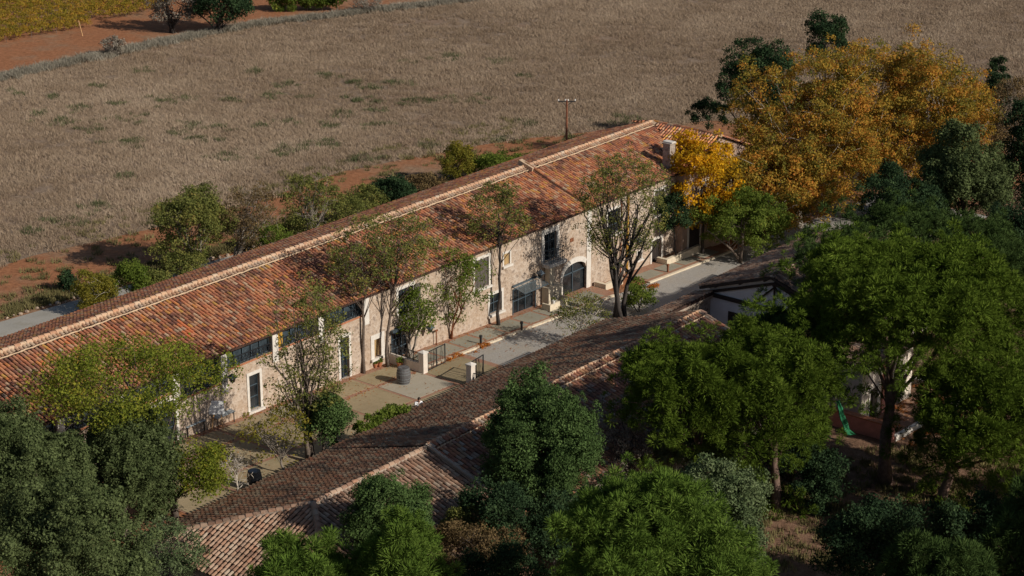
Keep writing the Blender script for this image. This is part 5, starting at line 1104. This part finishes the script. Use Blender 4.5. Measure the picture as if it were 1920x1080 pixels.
# gate pillars, leaves, low wall with railing
def pillar(px, label, x, y, h):
    z = float(zg(x)); root = empty('gate_pillar', (x, y, z), label, 'pillar', 'gate pillars')
    MB().box(x - .22, x + .22, y - .22, y + .22, z - .2, z + h).build('shaft', 'plaster_warm', root)
    MB().box(x - .27, x + .27, y - .27, y + .27, z + h + .001, z + h + .1).add([(x - .27, y - .27, z + h + .1), (x + .27, y - .27, z + h + .1), (x + .27, y + .27, z + h + .1), (x - .27, y + .27, z + h + .1), (x, y, z + h + .22)], [(0, 1, 4), (1, 2, 4), (2, 3, 4), (3, 0, 4)]).build('cap', 'trim', root)
pillar(0, 'pale gate pillar joined to the low railing wall', -3.3, -3.1, 1.45); pillar(0, 'pale gate pillar beside the outbuilding eave', -2.85, -7.0, 1.45)
def gate(label, a, b, h, seed):
    a = np.array([a[0], a[1], float(zg(a[0]))]); b = np.array([b[0], b[1], float(zg(b[0]))]); root = empty('gate_leaf', a, label, 'gate', 'open iron gate leaves'); rg = np.random.default_rng(seed)
    m_ = MB(); z = np.array([0, 0, 1.])
    mid = (a + b) / 2
    for q in (a, mid, b): m_.bar(q + z * .08, q + z * h, .06)
    for hh in (.12, h - .03): m_.bar(a + z * hh, b + z * hh, .05)
    m_.build('frame', 'iron', root)
    m_ = MB()
    for s0, s1 in ((a, mid), (mid, b)):
        for _ in range(5):
            f = rg.uniform(.1, .9); p0 = s0 + (s1 - s0) * f + z * .15; p1 = s0 + (s1 - s0) * np.clip(f + rg.normal(0, .25), .05, .95) + z * (h - .1)
            m_.tube([p0, (p0 + p1) / 2 + rg.normal(0, .05, 3), p1], [.014] * 3, 4)
        for f in np.linspace(0, 1, 7)[1:-1]: m_.tube([s0 + (s1 - s0) * f + z * .12, s0 + (s1 - s0) * f + z * (h - .05)], [.008, .008], 4)
    m_.build('mesh_infill', 'iron', root)
gate('open iron gate leaf hinged on the pillar beside the walkway', (-3.0, -3.25), (-.9, -3.0), 1.5, 1); gate('open iron gate leaf hinged on the pillar by the outbuilding', (-2.75, -6.75), (-.75, -6.35), 1.5, 2)
rw = empty('railing_wall', (-3.35, -1.5, .15), 'low pale wall topped with a black railing by the facade', 'wall')
MB().box(-3.48, -3.22, -2.87, -.06, -.2, .85).build('parapet', 'plaster_warm', rw)
m_ = MB(); m_.bar((-3.35, -2.85, 1.55), (-3.35, -.1, 1.55), .05); m_.bar((-3.35, -2.85, .95), (-3.35, -.1, .95), .04)
for k in range(6):
    y0 = -2.8 + k * .54; m_.bar((-3.35, y0, .85), (-3.35, y0, 1.55), .04)
    if k < 5: m_.bar((-3.35, y0, .95), (-3.35, y0 + .54, 1.52), .02); m_.bar((-3.35, y0, 1.52), (-3.35, y0 + .54, .95), .02)
m_.build('railing', 'iron', rw)
r2 = empty('railing', (-2.6, -8.6, .1), 'black railing running from the gate pillar towards the outbuilding', 'railing'); m_ = MB()
m_.bar((-2.85, -7.25, 1.05), (-2.85, -11.0, 1.05), .05); m_.bar((-2.85, -7.25, .3), (-2.85, -11.0, .3), .04)
for k in range(10): m_.bar((-2.85, -7.3 - k * .41, .05), (-2.85, -7.3 - k * .41, 1.05), .035)
m_.build('bars', 'iron', r2)
# bollards
for i, (px, py, tx) in enumerate(((901.5, 645, 'black bollard lamp nearest the gate on the walkway'), (978, 619, 'black bollard lamp opposite the dark slender trunk'), (1052, 590, 'black bollard lamp before the stone fountain'), (1252, 510, 'rusty bollard lamp by the low planter wall'))):
    b = ong(px, py, .12); root = empty('bollard', b, tx, 'bollard', 'bollards along the walkway'); mt = 'rust' if i == 3 else 'iron'
    MB().box(b[0] - .06, b[0] + .06, b[1] - .06, b[1] + .06, b[2], b[2] + .5).build('post', mt, root); MB().box(b[0] - .085, b[0] + .085, b[1] - .085, b[1] + .085, b[2] + .501, b[2] + .68).build('lamp_head', mt, root)
# heaps of autumn leaves
for i, (px, py, tx) in enumerate(((848, 672, 'heap of orange leaves at the kerb beside the gate'), (909, 650, 'heap of orange leaves at the kerb by the nearest bollard'), (1226, 538, 'heap of orange leaves below the farther walkway'))):
    b = ong(px, py); rg = np.random.default_rng(i); pf = np.array([(*(b[:2] + rg.normal(0, 1, 2) * (.5, .16)), b[2] + .03, .22, rg.random()) for _ in range(14)])
    V, F, Rn = leaf_mesh(rg, pf, 900, .09, 'broad', b - (0, 0, 1)); V[:, 2] = np.clip(V[:, 2], b[2] + .015, b[2] + .22)
    tag(link('leaf_heap', fastmesh('leaf_heap', V, F, Rn), 'lf_litter'), tx, 'leaves', 'heaps of fallen leaves')
V = []
rg = np.random.default_rng(5); pf = np.array([(rg.uniform(8, 18.4), rg.uniform(-35, -27), 0, .3, rg.random()) for _ in range(160)]); pf[:, 2] = zg(pf[:, 0]) + .06
V, F, Rn = leaf_mesh(rg, pf, 6000, .1, 'broad', np.array([13, -30, -30.])); V[:, 2] = zg(V[:, 0]) + .06 + rg.random(len(V)) * .05
tag(link('fallen_leaves', fastmesh('fallen_leaves', V, F, Rn), 'lf_litter'), 'orange leaves strewn over the terrace', kind='stuff')
# wall lanterns
def lantern(label, x, z, y=0.0):
    root = empty('wall_lantern', (x, y - .1, z), label, 'lantern', 'wall lanterns'); m_ = MB()
    m_.tube([(x, y, z - .1), (x, y - .35, z + .12), (x, y - .6, z + .1)], [.02] * 3, 6); m_.build('bracket', 'iron', root)
    m_ = MB(); c = np.array([x, y - .6, z]); s = .26
    m_.add([c + (-s, -s, .02), c + (s, -s, .02), c + (s, s, .02), c + (-s, s, .02), c + (-.05, -.05, .3), c + (.05, -.05, .3), c + (.05, .05, .3), c + (-.05, .05, .3)], [(0, 1, 5, 4), (1, 2, 6, 5), (2, 3, 7, 6), (3, 0, 4, 7), (4, 5, 6, 7), (0, 3, 2, 1)]); m_.build('shade', 'slate_lamp', root)
    m_ = MB(); m_.add([c + (-.16, -.16, .0), c + (.16, -.16, .0), c + (.16, .16, .0), c + (-.16, .16, .0), c + (-.09, -.09, -.3), c + (.09, -.09, -.3), c + (.09, .09, -.3), c + (-.09, .09, -.3)], [(0, 4, 5, 1), (1, 5, 6, 2), (2, 6, 7, 3), (3, 7, 4, 0), (7, 6, 5, 4), (0, 1, 2, 3)]); m_.build('glass_body', 'glass', root)
lantern('dark wall lantern on the facade left of the railing gate', .3, 1.75); lantern('dark wall lantern on the white pillar by the yellow-green tree', -18.8, 4.15, -.14); lantern('dark wall lantern above the glazed entrance', 12.9, 2.35)
lantern('dark wall lantern on the far facade section', 25.6, 1.6)
# plant stand, fountain, planters
p0 = ong(814, 652, .12); rp = empty('hose_post', (1.35, -.25, p0[2]), 'thin rusty post standing against the stone facade', 'post'); MB().bar((1.35, -.25, .05), (1.35, -.25, 1.1), .06).build('stem', 'rust', rp); MB().box(1.2, 1.5, -.3, -.2, 1.1, 1.22).build('top_plate', 'rust', rp)
ft = empty('stone_fountain', (14.3, -.6, -.55), 'pale stone fountain with tall column and low trough beside the arched door', 'fountain')
MB().box(14.15, 14.75, -.5, -.06, .95, 2.45).build('column', 'cream_stone', ft); MB().box(13.75, 15.35, -.75, -.065, -.6, .95).build('pedestal', 'cream_stone', ft)
m_ = MB(); m_.box(12.9, 15.3, -1.55, -1.4, -.65, 0.02); m_.box(12.9, 13.05, -1.399, -.76, -.65, .02); m_.box(15.15, 15.3, -1.399, -.76, -.65, .02); m_.box(13.05, 15.15, -1.399, -.76, -.65, -.45); m_.build('trough', 'cream_stone', ft)
MB().tube([(14.45, -.75, .4), (14.45, -1.0, .42), (14.45, -1.02, .3)], [.03] * 3, 6).build('spout', 'iron', ft)
m_ = empty('planter_wall', (30.5, -1, -1.3), 'low pale stone planter wall along the far facade', 'planter'); z = -1.35
MB().box(28.9, 33.8, -1.15, -.85, -1.6, -.75).box(28.9, 29.2, -.849, -.1, -1.6, -.76).build('coping_wall', 'cream_stone', m_); MB().box(29.2, 33.8, -.849, -.1, -1.6, -.95).build('soil', 'litter', m_)
m_ = empty('stone_bench', (21, -1, -.8), 'low pale stone kerb beside the arched door', 'kerb'); MB().box(20.3, 22.6, -1.3, -1.0, -1.1, -.45).box(20.3, 20.6, -.999, -.2, -1.1, -.46).build('block', 'cream_stone', m_)
for i, (px, py, s, tx) in enumerate(((712, 688, 1.0, 'terracotta pot at the foot of the tan shuttered window'), (704, 690, .8, 'smaller terracotta pot left of the one at the tan window'), (750, 690, 1.1, 'terracotta pot against the low railing wall'), (1012, 566, .7, 'small white pot on the fountain trough'))):
    b = ong(px, py) if i < 3 else np.array([13.4, -1.48, .02]); root = empty('flower_pot', b, tx, 'pot', 'flower pots')
    MB().lathe([(.12 * s, 0), (.2 * s, .3 * s), (.22 * s, .31 * s), (.22 * s, .37 * s), (.18 * s, .37 * s), (.16 * s, .3 * s)], b + (0, 0, .03 if i < 3 else 0), 14).build('vessel', 'terracotta' if i < 3 else 'ceramic', root)
    pf = np.array([(*(b + (0, 0, .5 * s)), .25 * s, .5)]); V, F, Rn = leaf_mesh(np.random.default_rng(i), pf, 160, .1 * s, 'broad', b); link('foliage', fastmesh('foliage', V, F, Rn), 'lf_green' if i < 3 else 'lf_olive', root)
# white board on an easel, tables
b = ong(408, 806); es = empty('easel_board', b, 'white board on a wooden easel in the left courtyard', 'easel'); u = RT; n_ = -FH
m_ = MB(); m_.prism([b + u * -.5 + (0, 0, 1.05) + n_ * -.05, b + u * .5 + (0, 0, 1.05) + n_ * -.05, b + u * .42 + (0, 0, 1.85) + n_ * -.35, b + u * -.58 + (0, 0, 1.85) + n_ * -.35], n_ * -.03); m_.build('board', 'white_board', es)
m_ = MB(); m_.bar(b + u * -.35 + n_ * .25, b + u * -.1 + (0, 0, 1.7) + n_ * -.38, .05); m_.bar(b + u * .4 + n_ * .25, b + u * .15 + (0, 0, 1.7) + n_ * -.38, .05); m_.bar(b + n_ * -1.0, b + (0, 0, 1.7) + n_ * -.4, .05); m_.build('leg_frame', 'wood_light', es)
for i, (px, py, tx) in enumerate(((362, 812, 'pale blue-grey table below the yellow-green tree'), (400, 806, 'second pale grey table beside the easel'))):
    b = ong(px, py) + ((0, 0, 0) if i == 0 else (1.0, .2, 0)); root = empty('table', b, tx, 'table', 'courtyard tables'); z = b[2]
    MB().box(b[0] - .8, b[0] + .8, b[1] - .4, b[1] + .4, z + .72, z + .76).build('table_top', 'table_grey', root)
    for sx in (-1, 1):
        for sy in (-1, 1): MB().bar((b[0] + sx * .7, b[1] + sy * .32, z), (b[0] + sx * .7, b[1] + sy * .32, z + .72), .05).build('leg', 'iron', root)
# green shade net beside the terrace
nb = np.array([11.5, -26.8, 1.0]); nt_ = MB()
a = ong(1572, 752, 2.6); bq = ong(1598, 815, .6); V = []
for i in range(9):
    for j in range(5):
        f, g = i / 8, j / 4; q = a + (bq - a) * f + RT * (g - .5) * (.2 + .6 * f * (1 - .4 * f)) - np.array([0, 0, .5 * math.sin(math.pi * f)]); V.append(q + rng.normal(0, .04, 3))
nt_.add(V, [(i * 5 + j, i * 5 + j + 1, (i + 1) * 5 + j + 1, (i + 1) * 5 + j) for i in range(8) for j in range(4)])
o = nt_.build('shade_net', 'green_net', None, True); so_ = o.modifiers.new('thick', 'SOLIDIFY'); so_.thickness = .02
tag(o, 'green net draped beside the terrace under the big pine', 'net')

# ------------------------------------------------------------------ person bending at the plant
pb = ong(786, 748, 1.68); pb[2] = float(zg(pb[0]))
yaw = math.radians(150); pb[:2] -= np.array([-math.sin(yaw), math.cos(yaw)]) * .39
person = empty('person', pb, 'person with dark hair in a white shirt bending beside the leafy plant', 'person')
yaw = math.radians(150); cy_, sy_ = math.cos(yaw), math.sin(yaw)
def W(p): return (pb[0] + p[0] * cy_ - p[1] * sy_, pb[1] + p[0] * sy_ + p[1] * cy_, pb[2] + p[2])
def skin(name, pts, edges, rad, mat, root=0):
    me = bpy.data.meshes.new(name); me.from_pydata([W(p) for p in pts], edges, []); o = link(name, me, mat, person)
    md = o.modifiers.new('skin', 'SKIN'); md.use_smooth_shade = True
    for i, r in enumerate(rad): me.skin_vertices[0].data[i].radius = (r, r); me.skin_vertices[0].data[i].use_root = i == root
    s = o.modifiers.new('sub', 'SUBSURF'); s.levels = 1; s.render_levels = 2; return o
bp = [(0, 0, .95), (0, .06, 1.15), (0, .22, 1.38), (0, .3, 1.48), (0, .36, 1.56), (0, .39, 1.68), (-.1, 0, .9), (-.11, .06, .5), (-.11, 0, .08), (-.11, .16, .05), (.1, 0, .9), (.11, .02, .5), (.11, -.06, .08), (.11, .1, .05),
      (-.2, .24, 1.38), (-.27, .34, 1.1), (-.2, .56, .98), (-.19, .64, .97), (.2, .24, 1.38), (.27, .34, 1.1), (.2, .56, .98), (.19, .64, .97)]
be = [(0, 1), (1, 2), (2, 3), (3, 4), (4, 5), (0, 6), (6, 7), (7, 8), (8, 9), (0, 10), (10, 11), (11, 12), (12, 13), (2, 14), (14, 15), (15, 16), (16, 17), (2, 18), (18, 19), (19, 20), (20, 21)]
br = [.13, .12, .13, .055, .085, .08, .085, .06, .045, .035, .085, .06, .045, .035, .055, .042, .032, .035, .055, .042, .032, .035]
for sx, hi in ((-1, 17), (1, 21)):
    hx, hy, hz = bp[hi]
    for k in range(4):
        i = len(bp); ln = (.075, .085, .08, .065)[k]; bp += [(hx + (k - 1.5) * .019, hy + .05, hz), (hx + (k - 1.5) * .02, hy + .05 + ln * .6, hz - .02), (hx + (k - 1.5) * .02, hy + .05 + ln, hz - .05)]; be += [(hi, i), (i, i + 1), (i + 1, i + 2)]; br += [.009, .009, .008]
    i = len(bp); bp += [(hx - sx * .035, hy + .02, hz - .01), (hx - sx * .05, hy + .06, hz - .03)]; be += [(hi, i), (i, i + 1)]; br += [.01, .009]
skin('body', bp, be, br, 'skin')
skin('shirt', [bp[0], bp[1], bp[2], (0, .27, 1.44), bp[14], (-.245, .3, 1.2), bp[18], (.245, .3, 1.2)], [(0, 1), (1, 2), (2, 3), (2, 4), (4, 5), (2, 6), (6, 7)], [.165, .155, .165, .085, .085, .07, .085, .07], 'shirt')
skin('trousers', [(0, 0, .97), bp[6], bp[7], (-.11, .01, .14), bp[10], bp[11], (.11, -.05, .14)], [(0, 1), (1, 2), (2, 3), (0, 4), (4, 5), (5, 6)], [.155, .11, .085, .07, .11, .085, .07], 'trousers')
bm = bmesh.new(); bmesh.ops.create_icosphere(bm, subdivisions=3, radius=.118); bmesh.ops.delete(bm, geom=[v for v in bm.verts if v.co.z < -.02 and v.co.y > -.02], context='VERTS')
for v in bm.verts: v.co = Vector(W((v.co.x * .9, v.co.y * 1.05 + .365, v.co.z * 1.05 + 1.67)))
me = bpy.data.meshes.new('hair'); bm.to_mesh(me); bm.free(); me.shade_smooth(); link('hair', me, 'hair', person)

# leaves blown about the courtyard and walkway
rg = np.random.default_rng(31); n = 2600
q = np.column_stack([rg.uniform(-28, 20, n), rg.uniform(-11, -.1, n) ]); edge = rg.random(n) < .55; q[edge, 1] = np.where(rg.random(edge.sum()) < .5, -.35 + rg.normal(0, .25, edge.sum()), -2.75 + rg.normal(0, .3, edge.sum()))
z = zg(q[:, 0]) + np.where((q[:, 0] > -3) & (q[:, 1] > -2.72), .145, .04); s_ = rg.uniform(.03, .075, n); th = rg.uniform(0, 6.28, n)
V = np.stack([np.column_stack([q[:, 0] + s_ * np.cos(th + k), q[:, 1] + s_ * np.sin(th + k), z + rg.uniform(0, .02, n)]) for k in (0, 2.1, 4.2)], 1).reshape(-1, 3)
tag(link('blown_leaves', fastmesh('blown_leaves', V, np.arange(3 * n).reshape(-1, 3), np.repeat(rg.random(n), 3)), 'lf_litter'), 'brown leaves blown along the courtyard and walkway', kind='stuff')
